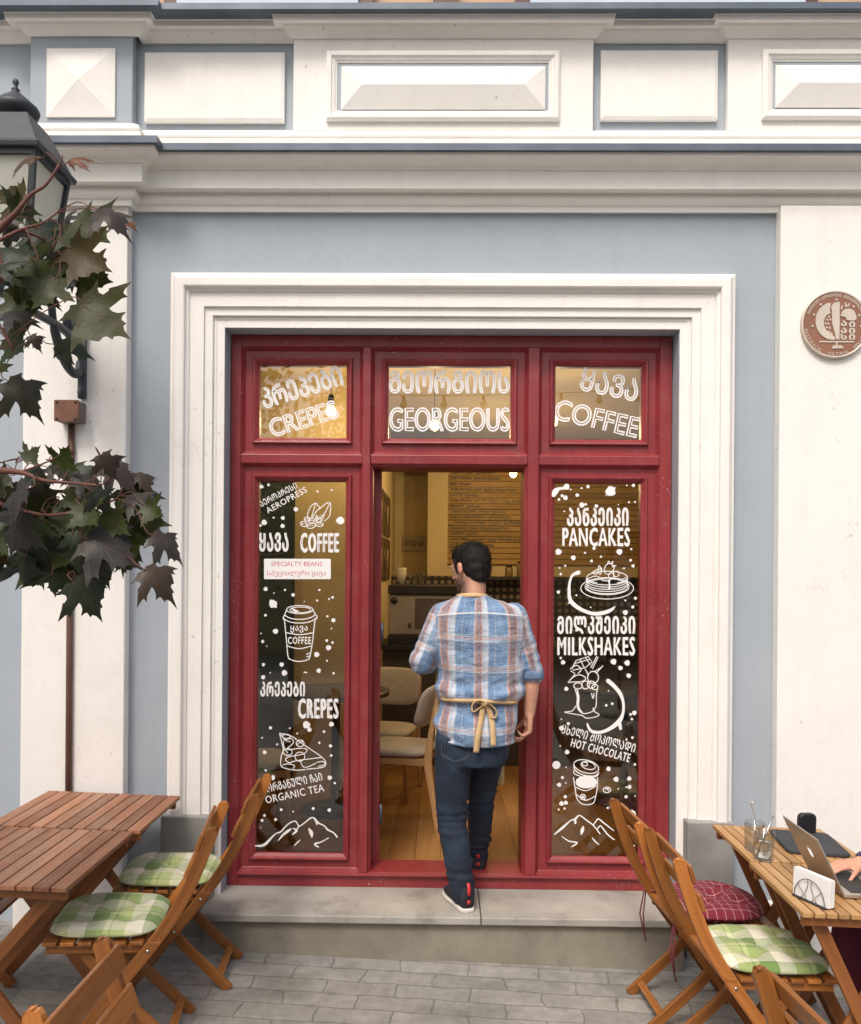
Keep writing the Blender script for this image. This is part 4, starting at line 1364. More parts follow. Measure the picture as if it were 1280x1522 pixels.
for i in range(6000):
    co, no = rnd.choice(hv); l = HRi @ (co - HC)
    if no.dot(co - HC) < 0: continue
    down = HR @ V((rnd.uniform(-.3, .3), -.55 if l.z > .04 else -.1, -.35 if l.z > .06 else -1))
    t = (down - no * down.dot(no)).normalized()
    L = rnd.uniform(.010, .026); wd = no.cross(t) * .0006
    p1 = co + t * L * .5 + no * rnd.uniform(.001, .0035); p2 = co + t * L + no * rnd.uniform(.0, .008)
    sm_.add([co - wd, co + wd, p1 + wd, p1 - wd, p2], [[0, 1, 2, 3], [3, 2, 4]])
local(sm_)
st = sm_.build('strands', M['hair'], hair, recalc=False)
local(hme)


def shirt_mat():
    k = NT('checked_shirt_cotton')
    at = k.n('Attribute', attribute_name='weave')
    sep = k.n('SeparateXYZ'); k.l(at.outputs['Vector'], sep.inputs[0])
    c = k.coord()
    base = k.ramp(k.noise(c, 9, 6, .65), [(.3, (.055, .120, .235)), (.5, (.115, .225, .40)), (.72, (.28, .41, .57))])
    def axis(o, per, stops):
        f = k.math('FRACT', k.math('DIVIDE', o, per))
        x = k.n('ValToRGB'); e = x.color_ramp.elements
        while len(e) < len(stops): e.new(.5)
        for q, (p, a) in zip(e, stops): q.position = p; q.color = a
        k.l(f, x.inputs[0]); return x
    W, RU, BR, T = (.80, .78, .75), (.60, .25, .11), (.25, .13, .10), (.3, .4, .5)
    vst = axis(sep.outputs[0], .128, [(0, (*T, 0)), (.16, (*T, .0)), (.19, (*W, .35)), (.22, (*RU, .95)), (.28, (*BR, .95)), (.40, (*BR, .95)), (.44, (*RU, .95)), (.47, (*W, .55)), (.50, (.5, .53, .6, .7)), (.56, (*W, .66)), (.62, (*W, .6)), (.66, (*T, .1)), (.80, (*T, .0)), (.83, (*W, .3)), (.86, (*T, 0))])
    hst = axis(sep.outputs[1], .145, [(0, (*T, 0)), (.08, (.06, .11, .19, .45)), (.36, (.05, .09, .16, .6)), (.40, (*W, .5)), (.42, (*T, .1)), (.45, (*W, .4)), (.47, (*RU, .5)), (.52, (*RU, .45)), (.54, (*W, .5)), (.57, (*T, .1)), (.60, (*W, .35)), (.63, (*T, 0))])
    cc = k.mix(k.math('MULTIPLY', vst.outputs[1], .85), base, vst.outputs[0])
    cc = k.mix(k.math('MULTIPLY', hst.outputs[1], .8), cc, hst.outputs[0])
    ym = k.math('LESS_THAN', k.math('ABSOLUTE', sep.outputs[2]), .0028)                      # yoke seam
    cc = k.mix(k.math('MULTIPLY', ym, .7), cc, (.75, .76, .78, 1))
    cc = k.mix(k.ramp(k.noise(c, 120, 3, .7), [(.4, g3(0)), (.75, g3(.35))]), cc, (.55, .60, .66, 1))
    k.l(cc, k.b.inputs['Base Color']); k.b.inputs['Roughness'].default_value = .9
    k.b.inputs['Sheen Weight'].default_value = .1
    fold = k.noise(k.map(c, (16, 8, 34), rot=(0, R(28), 0)), 1, 4, .55)
    k.bump(k.math('ADD', k.math('MULTIPLY', k.noise(c, 300, 3), .12), k.math('ADD', fold, k.math('MULTIPLY', k.noise(c, 40, 4), .3))), .75, .014)
    return k.m


zz = lambda py: wp(0, py).z
xx = lambda px, py: wp(px, py).x
def row(py, l, r, b, cy=0.0):
    a, c = xx(l, py), xx(r, py)
    return (zz(py), (a + c) / 2, WY + cy, (c - a) / 2, b)


sh = MB()
loft_keys(sh, [row(1097, 652, 766, .128, -.004), row(1083, 647, 768, .128, -.004), row(1066, 643, 769, .122), row(1045, 653, 769, .105), row(1036, 655, 770, .101), row(1020, 653, 775, .11), row(990, 650, 776, .118), row(955, 648, 777, .124), row(925, 643, 780, .122), row(908, 640, 780, .108, -.005), row(898, 644, 772, .094, -.008), row(889, 660, 752, .080, -.008), row(882, 675, 731, .070, -.006), row(878, 679, 726, .066, -.002)], 56, 5)
def sleeve(m, a, b, c, t, r0, r1, r2):
    """upper arm a-b, then a share t of the forearm b-c"""
    m.capsule(a, b, r0, r1, 20); e = b + (c - b) * t
    m.capsule(b, e, r1, r2, 20); return e
sleeve(sh, shL + V((.008, 0, -.012)), elL, wrL, .30, .068, .058, .053)
sleeve(sh, shR + V((-.006, 0, -.012)), elR + V((0, 0, .01)), wrR, .02, .066, .056, .053)
cu1 = elR + (elR - shR).normalized() * .004
sh.capsule(elR + (shR - elR).normalized() * .035, cu1, .057, .0585, 24)
sme = finish(sh, .009, 6)
yk = zz(907)
ax = [(shL, elL), (shR, elR)]
sme.update()
nrm = [v.normal.copy() for v in sme.vertices]
wv = []
for v, n_ in zip(sme.vertices, nrm):
    p = v.co; tor = True; best = None
    for i, (a, b) in enumerate(ax):
        d = (b - a); t = max(-.2, min(1.6, (p - a).dot(d) / d.length_squared)); q = a + d * t
        dist = (p - q).length
        outer = (p.x < xx(648, 940) + .0) if i == 0 else (p.x > xx(776, 940))
        if outer and dist < .13: tor = False; best = (i, t * d.length, (p - q), d.normalized())
    if tor:
        cx_, cy_, a_, b_ = WO.x, WY, .2, .12
        ang = math.atan2(p.x - xx(711, 960), -(p.y - WY) + .06)
        u = ang * .155 + .045; w_ = p.z + .012 * math.sin(p.x * 7)
        yo = p.z - yk - .012 * math.cos((p.x - xx(711, 960)) * 9)
        if p.y > WY + .02: yo = 1
        if yo > 0 and p.y < WY + .02: w_ += .05
        wv += [u, w_, yo]
    else:
        i, s_, r_, d_ = best
        side = d_.cross(V((0, 1, 0))).normalized()
        u = math.atan2(r_.dot(side), -r_.y) * .058 + (.03 if i else .09)
        wv += [u, s_ + .04, 1.0]
    # cloth folds
    f = 0.0
    wz = (p.z - zz(1036))
    if tor:
        # cloth gathers and blouses over the tie, folds run down to the knot
        f += .016 * math.exp(-((wz - .05) / .045) ** 2) * (1 + .6 * noise.noise(V((p.x * 9, p.y * 9, 1))))
        f -= .007 * math.exp(-(wz / .016) ** 2)
        dg_ = noise.noise(V(((p.x * .75 + p.z * .9) * 13, p.y * 4, (p.x - p.z) * 3.5)))
        f += .017 * dg_ * ss(zz(925), zz(985), p.z) if p.z < zz(925) else 0
        dg2 = noise.noise(V(((p.z * 1.0 - p.x * .35) * 30, p.y * 6, p.x * 6)))
        f += .013 * dg2 * math.exp(-((wz - .07) / .07) ** 2)
        pit = min((p - V((xx(650, 965), WY, zz(965)))).length, (p - V((xx(773, 985), WY, zz(985)))).length)
        f += .006 * noise.noise(V(((p.x + p.z) * 30, p.y * 8, (p.x - p.z) * 8))) * math.exp(-(pit / .09) ** 2)
        f += .004 * noise.noise(V((p.x * 30, p.y * 20, p.z * 5))) * ss(zz(1050), zz(1090), p.z) if p.z < zz(1050) else 0
    else:
        f += .009 * noise.noise(V((best[1] * 38, r_.x * 14, r_.z * 14))) * ss(.06, .2, best[1])
    f += .003 * noise.noise(p * 9)
    f *= ss(-.75, -.25, n_.z) if p.z < zz(1075) else 1
    v.co = p + n_ * f
# shirt tail: rounded hem, longer at the left back
for v in sme.vertices:
    if v.co.z < zz(1070):
        e = (v.co.x - xx(712, 1080)) / .19
        v.co.z += .030 * max(0, abs(e) - .30) * ss(zz(1070), zz(1095), v.co.z) * (.95 if e < 0 else .4)
at = sme.attributes.new('weave', 'FLOAT_VECTOR', 'POINT'); at.data.foreach_set('vector', wv)
shirt = link_mesh('shirt', local(sme), shirt_mat(), walker)
# rolled cuff
m = MB(); d = (wrR - elR).normalized()
a = d.orthogonal().normalized(); b = d.cross(a)
ce = elR + d * .012
m.loft([[ce + d * z + (a * math.cos(t) + b * math.sin(t)) * (r + .0025 * math.sin(3 * t + z * 90)) for t in [2 * math.pi * k / 32 for k in range(32)]] for z, r in ((-.028, .057), (-.026, .0605), (-.010, .0615), (.008, .0615), (.013, .0605), (.014, .055), (.0, .048))], cap=False)
m2 = local(m)
cu = m2.build('cuff', pbr('shirt_cuff_cotton', (.13, .20, .33), .9, .4, 22, .4, 250), shirt)

# jeans
def jeans_mat():
    k = NT('dark_denim'); c = k.coord()
    cc = k.ramp(k.noise(c, 7, 6, .6), [(.3, (.004, .008, .019)), (.55, (.010, .021, .042)), (.78, (.032, .056, .096))])
    tw = k.noise(k.map(c, (500, 500, 90)), 1, 2)
    cc = k.mix(k.ramp(tw, [(.5, g3(0)), (.75, g3(.3))]), cc, (.07, .095, .13, 1))
    k.l(cc, k.b.inputs['Base Color']); k.b.inputs['Roughness'].default_value = .85
    k.bump(k.math('ADD', k.noise(c, 30, 4), tw), .4, .002)
    return k.m
jm = MB()
loft_keys(jm, [row(1128, 658, 752, .10), row(1112, 652, 757, .108, .0), row(1090, 654, 759, .103, .0), row(1060, 655, 763, .098), row(1045, 660, 764, .09)], 40, 4)
for h, k, a, rr, cut in ((hipL + V((.0, -.01, .0)), knL, anL, (.090, .081, .073, .066, .059), 1.0), (hipR + V((-.004, -.005, 0)), knR, anR, (.091, .078, .069, .061, .053), 1.06)):
    mid = h + (k - h) * .5
    jm.capsule(h, mid, rr[0], rr[1] + .008, 22); jm.capsule(mid, k, rr[1] + .008, rr[2], 22)
    c1 = k + (a - k) * .4 + V((0, -.012, 0)); jm.capsule(k, c1, rr[2], rr[3] + .004, 22); jm.capsule(c1, k + (a - k) * cut, rr[3] + .004, rr[4], 22)
jme = finish(jm, .009, 7)
jme.update(); nrm = [v.normal.copy() for v in jme.vertices]
for v, n_ in zip(jme.vertices, nrm):
    p = v.co; f = .003 * noise.noise(p * 10)
    for k, a in ((knL, anL), (knR, anR)):
        dk = (p - k).length
        if abs(p.x - k.x) < .11 and abs(p.y - k.y) < .22:
            f += .012 * noise.noise(V((p.x * 5 + p.y * 4, 3.3, p.z * 46))) * math.exp(-((p.z - k.z + .01) / .075) ** 2)
            f += .015 * noise.noise(V((p.x * 9 + p.y * 6, 7.7, p.z * 42))) * math.exp(-((p.z - a.z - .065) / .075) ** 2)
    f += .006 * noise.noise(V((p.x * 16, p.y * 9, p.z * 16))) * math.exp(-((p.z - zz(1130)) / .06) ** 2)
    v.co = p + n_ * f
jeans = link_mesh('jeans', local(jme), jeans_mat(), walker)
# back pocket stitching
for px0, px1 in ((656, 698), (712, 748)):
    m = MB(); pts = []
    q = [(px0, 1108), (px0 + 1, 1124), ((px0 + px1) / 2, 1134), (px1 - 1, 1125), (px1, 1108)] if px0 < 700 else []
    if q:
        for a, b in zip(q, q[1:]):
            for i in range(6): pts.append(wp(a[0] + (b[0] - a[0]) * i / 6, a[1] + (b[1] - a[1]) * i / 6, -.125))
        dg = bpy.context.evaluated_depsgraph_get()
        out = []
        for p in pts:
            hit = jeans.data and None
            out.append(p)
        from mathutils.bvhtree import BVHTree
        bv = BVHTree.FromPolygons([v.co + WO for v in jeans.data.vertices], [p.vertices for p in jeans.data.polygons])
        o2 = []
        for p in out:
            h = bv.ray_cast(V((p.x, WY - .6, p.z)), V((0, 1, 0)))
            if h[0]: o2.append(h[0] + h[1] * .001)
        for k_ in (0, .006):
            m.tube([p + V((0, 0, -k_)) for p in o2], .0011, 5)
        local(m).build('pocket_stitching', pbr('stitching', (.10, .11, .13), .8), jeans)

# apron: neck loop, waist tie with a bow
M['apron'] = pbr('tan_canvas_tape', (.56, .385, .195), .85, .12, 20, .5, 350)
bv = BVHTree.FromPolygons([v.co + WO for v in shirt.data.vertices], [p.vertices for p in shirt.data.polygons])
def drape(px, py, off=.004):
    p = wp(px, py); h = bv.ray_cast(V((p.x, WY - .6, p.z)), V((0, 1, 0)))
    return (h[0] + V((0, -off, 0))) if h[0] else None
def strap(m, pts, wid, up=V((0, 0, 1)), thk=.0022):
    rows = []
    for i, p in enumerate(pts):
        t = (pts[min(i + 1, len(pts) - 1)] - pts[max(i - 1, 0)]).normalized()
        wv_ = up[i] if isinstance(up, list) else up
        wv_ = (wv_ - t * wv_.dot(t)).normalized(); nn = t.cross(wv_) * thk
        a, b = p + wv_ * wid / 2, p - wv_ * wid / 2
        rows.append([a + nn, a - nn, b - nn, b + nn])
    m.loft(rows, smooth=True)
ap = MB()
pts = []
for i in range(33):
    px = 656 + (768 - 656) * i / 32
    py = 1032 + (4 if px < 715 else 4 + (px - 715) * .10)
    q = drape(px, py + (0 if i % 32 else 0))
    if q: pts.append(q)
strap(ap, pts, .017)
m2 = local(ap); tie = m2.build('apron_tie', M['apron'], walker)
knot = drape(718, 1039, .012)
for lp in ([(719, 1040, 12), (712, 1046, 24), (702, 1052, 30), (700, 1044, 26), (706, 1036, 26), (714, 1035, 20), (719, 1040, 14)], [(719, 1040, 12), (727, 1042, 24), (735, 1051, 30), (734, 1060, 24), (727, 1060, 22), (723, 1050, 18), (720, 1042, 14)]):
    ctrl = [drape(a, b, .004 + d / 2500) for a, b, d in lp]
    pts = smooth_line(ctrl, 5)
    m = MB(); strap(m, pts, .021, [V((.25, -1, .15))] * len(pts)); local(m).build('bow_loop', M['apron'], tie)
for lp in ([(717, 1042), (714, 1060), (709, 1085), (706, 1109)], [(722, 1042), (727, 1056), (730, 1075), (731, 1100)]):
    base = [drape(a, min(b, 1090), .006 + .004 * i) for i, (a, b) in enumerate(lp)]
    ctrl = [V((wp(a, b).x, q.y, wp(a, b).z)) for q, (a, b) in zip(base, lp)]
    pts = smooth_line(ctrl, 5)
    m = MB(); strap(m, pts, .026, [V((1, .15, 0))] * len(pts)); local(m).build('tie_end', M['apron'], tie)
m = MB(); m.ell(knot, (.016, .010, .016), None, 12, 8); local(m).build('knot', M['apron'], tie)
m = MB(); rows = []
for i in range(15):
    t = math.pi * (i / 14) - math.pi / 2
    rows.append(V((xx(702, 880) + .074 * math.sin(t), WY + .004 - .077 * math.cos(t), zz(878) + .012 * math.cos(t) - .012)))
strap(m, rows, .020, [V((0, .45, 1))] * 15); local(m).build('neck_strap', M['apron'], walker)
m = MB()                                               # the apron's bib and skirt hang in front of him
grid = []
for j in range(12):
    z = zz(930) - (zz(930) - zz(1165)) * j / 11
    hw = .10 if j < 3 else .21
    grid.append([(WO.x - .0 + hw * math.sin(u), WY + .155 - (.12 if j < 3 else .15) * (1 - math.cos(u)) + .006 * math.sin(9 * u + j), z) for u in [-.95 + 1.9 * q / 14 for q in range(15)]])
m.loft(grid, cap=False, closed=False)
ab = local(m).build('apron_bib', M['apron'], walker)
sol = ab.modifiers.new('s', 'SOLIDIFY'); sol.thickness = .003

# sneakers
M['shoe'] = pbr('black_knit', (.010, .012, .020), .75, .5, 40, .5, 300)
M['sole'] = pbr('white_sole', (.66, .63, .58), .55, .15, 12)
M['redtab'] = pbr('red_tab', (.55, .035, .035), .5)
def sneaker(heel, d, tilt=0.0, name='shoe'):
    d = V(d).normalized(); up = V((0, 0, 1)); s = d.cross(up)
    if tilt: 
        rt = Matrix.Rotation(tilt, 3, s); d2 = rt @ d; up = rt @ up; d = d2
    q = lambda a, b, c: V(heel) + d * a + s * b + up * c
    m = MB()
    rows = []
    for a, wdt, hgt, z0 in ((-.002, .022, .060, .012), (.006, .036, .112, .010), (.03, .043, .135, .008), (.07, .045, .128, .008), (.11, .045, .100, .008), (.15, .048, .076, .008), (.20, .049, .060, .010), (.245, .043, .050, .012), (.272, .029, .040, .016), (.282, .012, .032, .020)):
        rows.append([q(a + (0.0 if z > .5 else 0), wdt * math.copysign(abs(math.cos(t)) ** .7, math.cos(t)) * (1 - .38 * max(math.sin(t), 0) * (1 if a < .13 else .4)), z0 + (hgt - z0) * (.5 + .5 * math.sin(t)) if True else 0) for t in [2 * math.pi * k / 24 for k in range(24)] for z in (0,)])
    m.loft(rows)
    sh_ = local(m).build(name, M['shoe'], walker, sub=1)
    m = MB(); rows = []
    for a, wdt, z1 in ((-.006, .014, .018), (0.0, .030, .021), (.03, .040, .021), (.10, .042, .017), (.16, .0485, .016), (.21, .050, .016), (.25, .044, .018), (.28, .027, .022), (.290, .010, .025)):
        rows.append([q(a, b * wdt, z) for b, z in ((-1, .004), (-.9, .0), (.9, .0), (1, .004), (1.02, z1 * .6), (.97, z1), (-.97, z1), (-1.02, z1 * .6))])
    m.loft(rows); local(m).build('sole', M['sole'], sh_)
    m = MB(); m.loft([[q(a - .004, b * .009, z), q(a + .004, b * .009, z)] for a, z, b in ()] or [[q(x, -.008, z), q(x, .008, z), q(x + .004, .008, z), q(x + .004, -.008, z)] for x, z in ((-.010, .082), (-.012, .100), (-.010, .122), (.000, .140))], smooth=True)
    local(m).build('heel_tab', M['redtab'], sh_)
    m = MB(); m.loft([[q(x, -.008, z), q(x, .008, z), q(x + .004, .008, z), q(x + .004, -.008, z)] for x, z in ((-.0085, .042), (-.0095, .060))]); local(m).build('heel_mark', M['redtab'], sh_)
hl = P(696, 1362, 4.055); sneaker((hl.x, hl.y, STEP + .0005), (-.34, 1, 0))
hr = P(711, 1297, 4.42); sneaker((hr.x, 4.43, FLOOR + .008), (.05, 1, 0), 0)
# ---------------------------------------------------------------- white lettering and drawings on the panes
YD = YG - .003
LAY = [0]


def to_pane(fr):
    ox, oy, k = fr
    return lambda u, v: (ox + u * k, oy + v * k)


def pane_pt(px, py):
    p = P(px, py, YD)
    return V((p.x, YD - LAY[0] * .00004, p.z))


def mt(s): return ''.join(chr(ord(c) + 0xBC0) if 0x10D0 <= ord(c) <= 0x10FA else c for c in s)


def word(m, s, fr, c, wd, ht, ang=0.0, bold=.03, outline=0.0, res=2):
    f = to_pane(fr); LAY[0] += 1
    SPACING[0] = 1.0 if outline else 1.0 + bold * 4
    vs, fs = norm_text(s, 0.0, 5 if outline else res)
    SPACING[0] = 1.0
    ca, sa = math.cos(R(ang)), math.sin(R(ang))
    g = lambda a, b: f(c[0] + a * ca - b * sa * -1 * -1, c[1] - (a * sa + b * ca))
    loc = [((u - .5) * wd, (v - .5) * ht) for u, v in vs]
    if not outline:
        m.add([pane_pt(*g(*p)) for p in loc], fs)
        if bold < .015: return
        outline = ht * bold * 1.5
    bm = bmesh.new(); vv = [bm.verts.new((x, y, 0)) for x, y in loc]
    for q in fs:
        try: bm.faces.new([vv[i] for i in q])
        except ValueError: pass
    bmesh.ops.remove_doubles(bm, verts=bm.verts, dist=wd * 1e-4)
    ed = [e for e in bm.edges if len(e.link_faces) == 1]
    nb = {}
    for e in ed:
        a, b = e.verts; nb.setdefault(a, []).append(b); nb.setdefault(b, []).append(a)
    seen = set()
    for st in list(nb):
        if st in seen: continue
        loop = [st]; seen.add(st); cur = st
        while True:
            nx = [q for q in nb[cur] if q not in seen]
            if not nx: break
            cur = nx[0]; seen.add(cur); loop.append(cur)
        if len(loop) < 4: continue
        pts = [V((q.co.x, q.co.y)) for q in loop]
        # even spacing so the pen line stays smooth
        out = [pts[0]]
        for q in pts[1:]:
            if (q - out[-1]).length > wd * .004: out.append(q)
        stroke_pts(m, [V(g(*q)) for q in out], outline * fr[2], True)
    bm.free()


def stroke_pts(m, pts, wd, closed=False):
    """pen line of width wd (photo pixels) through points given in photo pixels"""
    LAY[0] += 1
    n = len(pts); ws = wd if isinstance(wd, (list, tuple)) else [wd] * n
    A, Bq = [], []
    for i, p in enumerate(pts):
        a = pts[(i - 1) % n] if closed or i else p; b = pts[(i + 1) % n] if closed or i < n - 1 else p
        t = b - a
        if t.length < 1e-6: t = V((1, 0))
        t.normalize(); k = V((-t.y, t.x)) * ws[i] / 2
        A.append(p + k); Bq.append(p - k)
    vs = [pane_pt(*q) for q in A + Bq]
    fs = [[i, (i + 1) % n, n + (i + 1) % n, n + i] for i in range(n if closed else n - 1)]
    m.add(vs, fs)
    if not closed:
        for e, w_ in ((0, ws[0]), (n - 1, ws[-1])): blob(m, pts[e], w_ / 2, raw=True)


def line(m, fr, pts, wd=7.0, curve=True, closed=False):
    f = to_pane(fr); p = [V(f(*q)) for q in pts]
    if closed: p.append(p[0])
    if curve and len(p) > 2: p = smooth_line(p, 4)
    stroke_pts(m, p, wd * fr[2])


def vline(m, fr, pts, ws):
    f = to_pane(fr); p = [V((*f(*q), w_ * fr[2])) for q, w_ in zip(pts, ws)]
    p = smooth_line(p, 4)
    stroke_pts(m, [V((q.x, q.y)) for q in p], [q.z for q in p])


def oval(m, fr, cx, cy, rx, ry, rot=0, wd=6.0, a0=0, a1=360):
    ca, sa = math.cos(R(rot)), math.sin(R(rot)); f = to_pane(fr)
    full = a1 - a0 >= 360; n = 28
    pts = []
    for i in range(n if full else n + 1):
        t = R(a0 + (a1 - a0) * i / n); x, y = rx * math.cos(t), ry * math.sin(t)
        pts.append(V(f(cx + x * ca - y * sa, cy + x * sa + y * ca)))
    stroke_pts(m, pts, wd * fr[2], full)


def blob(m, c, r, raw=False, wob=0.0, n=14, ry=None):
    LAY[0] += 1
    ph = random.random() * 6
    vs = [pane_pt(c[0], c[1])]
    for i in range(n):
        t = 2 * math.pi * i / n; k = r * (1 + wob * math.sin(3 * t + ph) + wob * .6 * math.sin(5 * t + ph * 2))
        vs.append(pane_pt(c[0] + k * math.cos(t), c[1] + k * math.sin(t) * (ry or 1)))
    m.add(vs, [[0, i + 1, (i + 1) % n + 1] for i in range(n)])


def poly(m, fr, pts):
    f = to_pane(fr); LAY[0] += 1
    m.add([pane_pt(*f(*p)) for p in pts], [list(range(len(pts)))])


def dots(m, fr, lst):
    f = to_pane(fr)
    for x, y, r in lst: blob(m, f(x, y), r * fr[2], wob=.07)


A5, A6 = (330, 480, .265625), (660, 480, .265625)
L7, L8 = (340, 690, .2037), (340, 990, .22335)
R7, R8 = (780, 690, .2037), (780, 990, .22335)


def decal(name, win, draw, mat=None):
    m = MB(); draw(m)
    o = m.build(name, mat or M['vinyl'], win, recalc=False)
    return o


tw, sw = WIN['transom_window'], WIN['side_window']
OW = 9.0
def d1(m):
    word(m, mt('კრეპები'), A5, (446, 358), 462, 112, 17, .012, OW); word(m, 'CREPES', A5, (455, 537), 385, 100, 17, .012, OW)
decal('lettering', tw[0], d1)
P1 = (0, 0, 1)
def d2(m):
    word(m, mt('გეორგიოს'), P1, (668, 568), 177, 32, 0, .012, 2.4); word(m, 'GEORGEOUS', P1, (668, 623.5), 177, 34, 0, .012, 2.4)
decal('lettering', tw[1], d2)
def d3(m):
    word(m, mt('ყავა'), A6, (928, 345), 320, 125, -12, .012, OW); word(m, 'COFFEE', A6, (856, 535), 474, 112, -13, .012, OW)
decal('lettering', tw[2], d3)

def dl(m):
    word(m, mt('აეროპრესი'), L7, (362, 222), 300, 46, 28, .02); word(m, 'AEROPRESS', L7, (422, 262), 330, 44, 29, .02)
    word(m, mt('ყავა'), L7, (331, 568), 206, 132, 0, .045); word(m, 'COFFEE', L7, (665, 573), 275, 138, 0, .05)
    word(m, mt('კრეპები'), L8, (360, 152), 292, 95, 0, .045); word(m, 'CREPES', L8, (597, 282), 262, 128, 0, .05)
    word(m, mt('ორგანული ჩაი'), L8, (437, 772), 375, 56, 12, .02); word(m, 'ORGANIC TEA', L8, (440, 848), 395, 50, 12, .02)
    word(m, 'ყავა', L7, (515, 1203), 125, 50, 0, .03); word(m, 'COFFEE', L7, (518, 1285), 168, 52, 0, .03)
decal('lettering', sw[0], dl)
def dl2(m):
    for q in ([(590, 392), (575, 370), (600, 310), (635, 285), (650, 300), (665, 320), (640, 345), (610, 395)], [(635, 290), (618, 345), (605, 392)], [(660, 330), (700, 295), (740, 280), (745, 330), (735, 380), (700, 415)], [(738, 285), (712, 340), (685, 378)], [(632, 385), (650, 405), (640, 370), (660, 395), (672, 368), (668, 400), (700, 362), (690, 395)]): line(m, L7, q, 6)
    for q in ((550, 436, 24, 18, 20), (575, 402, 22, 14, 10), (606, 412, 23, 17, -10), (660, 408, 24, 14, 0), (605, 450, 32, 18, -15), (662, 440, 29, 15, 5)):
        oval(m, L7, *q); line(m, L7, [(q[0] - q[2] * .7, q[1] + 4), (q[0], q[1] - 3), (q[0] + q[2] * .7, q[1] + 3)], 4)
    oval(m, L7, 520, 1060, 96, 30); oval(m, L7, 525, 1062, 76, 21); vline(m, L7, [(462, 1050), (485, 1068), (510, 1072)], [10, 16, 8])
    for q in ([(424, 1062), (412, 1095), (400, 1120), (410, 1140)], [(616, 1058), (634, 1095), (647, 1112), (634, 1138)], [(410, 1100), (450, 1122), (520, 1132), (590, 1122), (636, 1098)], [(400, 1125), (450, 1150), (520, 1158), (590, 1150), (645, 1118)], [(410, 1145), (424, 1285), (435, 1400), (455, 1424), (515, 1438), (578, 1425), (595, 1400), (614, 1290), (630, 1142)], [(422, 1228), (520, 1243), (622, 1228)], [(432, 1325), (515, 1345), (606, 1325)], [(570, 1385), (590, 1378)], [(572, 1405), (590, 1398)]): line(m, L7, q, 7)
    for q in ([(340, 445), (365, 550), (352, 600), (350, 660), (390, 680), (450, 690), (510, 686)], [(520, 683), (600, 676), (640, 665), (648, 640), (620, 602), (500, 520), (430, 470), (390, 455), (340, 445)], [(370, 490), (420, 480), (432, 510), (390, 552), (480, 545), (522, 552), (500, 582), (400, 602), (382, 622), (405, 640), (440, 630), (500, 620), (620, 605)], [(362, 655), (400, 648), (440, 660), (430, 680)], [(480, 628), (492, 660), (522, 670), (580, 645)], [(590, 638), (630, 632), (640, 652), (600, 665)], [(365, 500), (372, 540), (395, 575)], [(345, 450), (380, 490), (410, 500)]): line(m, L8, q, 6)
    for q in ((386, 466, 26, 14), (478, 512, 26, 22), (476, 600, 32, 30), (395, 570, 30, 22)): oval(m, L8, *q)
    line(m, L8, [(458, 520), (480, 505), (500, 500)], 5)
    vline(m, L8, [(180, 1192), (240, 1185), (310, 1115), (350, 1098), (395, 1050), (445, 1028), (470, 1060), (500, 1045), (560, 1003), (600, 1040), (640, 1060), (660, 1085), (700, 1105), (722, 1132)], [8, 18, 8, 10, 8, 9, 8, 8, 9, 11, 8, 12, 9, 12])
    for q, w_ in (([(470, 1062), (450, 1090), (430, 1115)], [8, 8, 10]), ([(335, 1155), (365, 1118), (395, 1095), (418, 1078)], [6, 14, 18, 6]), ([(430, 1075), (455, 1090), (440, 1110)], [6, 14, 6]), ([(440, 1190), (460, 1170), (478, 1152)], [6, 9, 5]), ([(665, 1140), (620, 1165), (575, 1180), (600, 1200)], [6, 8, 14, 8]), ([(537, 1078), (552, 1105), (556, 1135)], [10, 26, 6]), ([(570, 1010), (588, 1030), (588, 1052)], [6, 18, 6])): vline(m, L8, q, w_)
decal('drawing', sw[0], dl2)
def dl3(m):
    dots(m, L7, [(243, 165, 14), (294, 152, 10), (650, 200, 8), (754, 190, 7), (493, 330, 16), (398, 393, 14), (331, 391, 7), (262, 426, 20), (236, 448, 9), (396, 451, 15), (273, 910, 15), (414, 917, 8), (473, 953, 13), (664, 917, 8), (760, 971, 10), (648, 994, 8), (555, 1002, 4), (734, 983, 7), (327, 1018, 29), (310, 995, 8), (348, 1040, 8), (333, 940, 5), (272, 1101, 10), (722, 1109, 8), (766, 1138, 15), (345, 1218, 19), (752, 1197, 6), (240, 1233, 5), (252, 1292, 11), (718, 1285, 10), (760, 1300, 9), (282, 1326, 4), (731, 1337, 19), (645, 1387, 19), (257, 1460, 12), (390, 1460, 16), (720, 1432, 7), (410, 1520, 20), (660, 1503, 15), (570, 1518, 6), (808, 412, 22)])
    f = to_pane(L7); 
    blob(m, f(818, 412), 28 * .2037)
    dots(m, L8, [(233, 72, 14), (280, 43, 4), (374, 44, 18), (507, 40, 5), (602, 30, 14), (700, 46, 8), (281, 408, 11), (410, 410, 6), (520, 388, 24), (540, 420, 15), (686, 384, 16), (459, 445, 6), (637, 433, 9), (226, 474, 6), (326, 518, 7), (606, 507, 8), (680, 528, 11), (243, 570, 13), (685, 591, 9), (250, 690, 8), (295, 738, 17), (675, 739, 15), (708, 774, 8), (353, 951, 10), (432, 963, 5), (565, 943, 10), (672, 953, 12), (242, 989, 9), (226, 1022, 10), (316, 1016, 10), (216, 1070, 4)])
decal('white_specks', sw[0], dl3)
def dst(m):
    f = to_pane(L7); LAY[0] += 2
    q = round_rect(486, 148, 8)
    m.add([pane_pt(*f(505 + a, 764 + b)) for a, b in q], [list(range(len(q)))])
stk = decal('sticker', sw[0], dst)
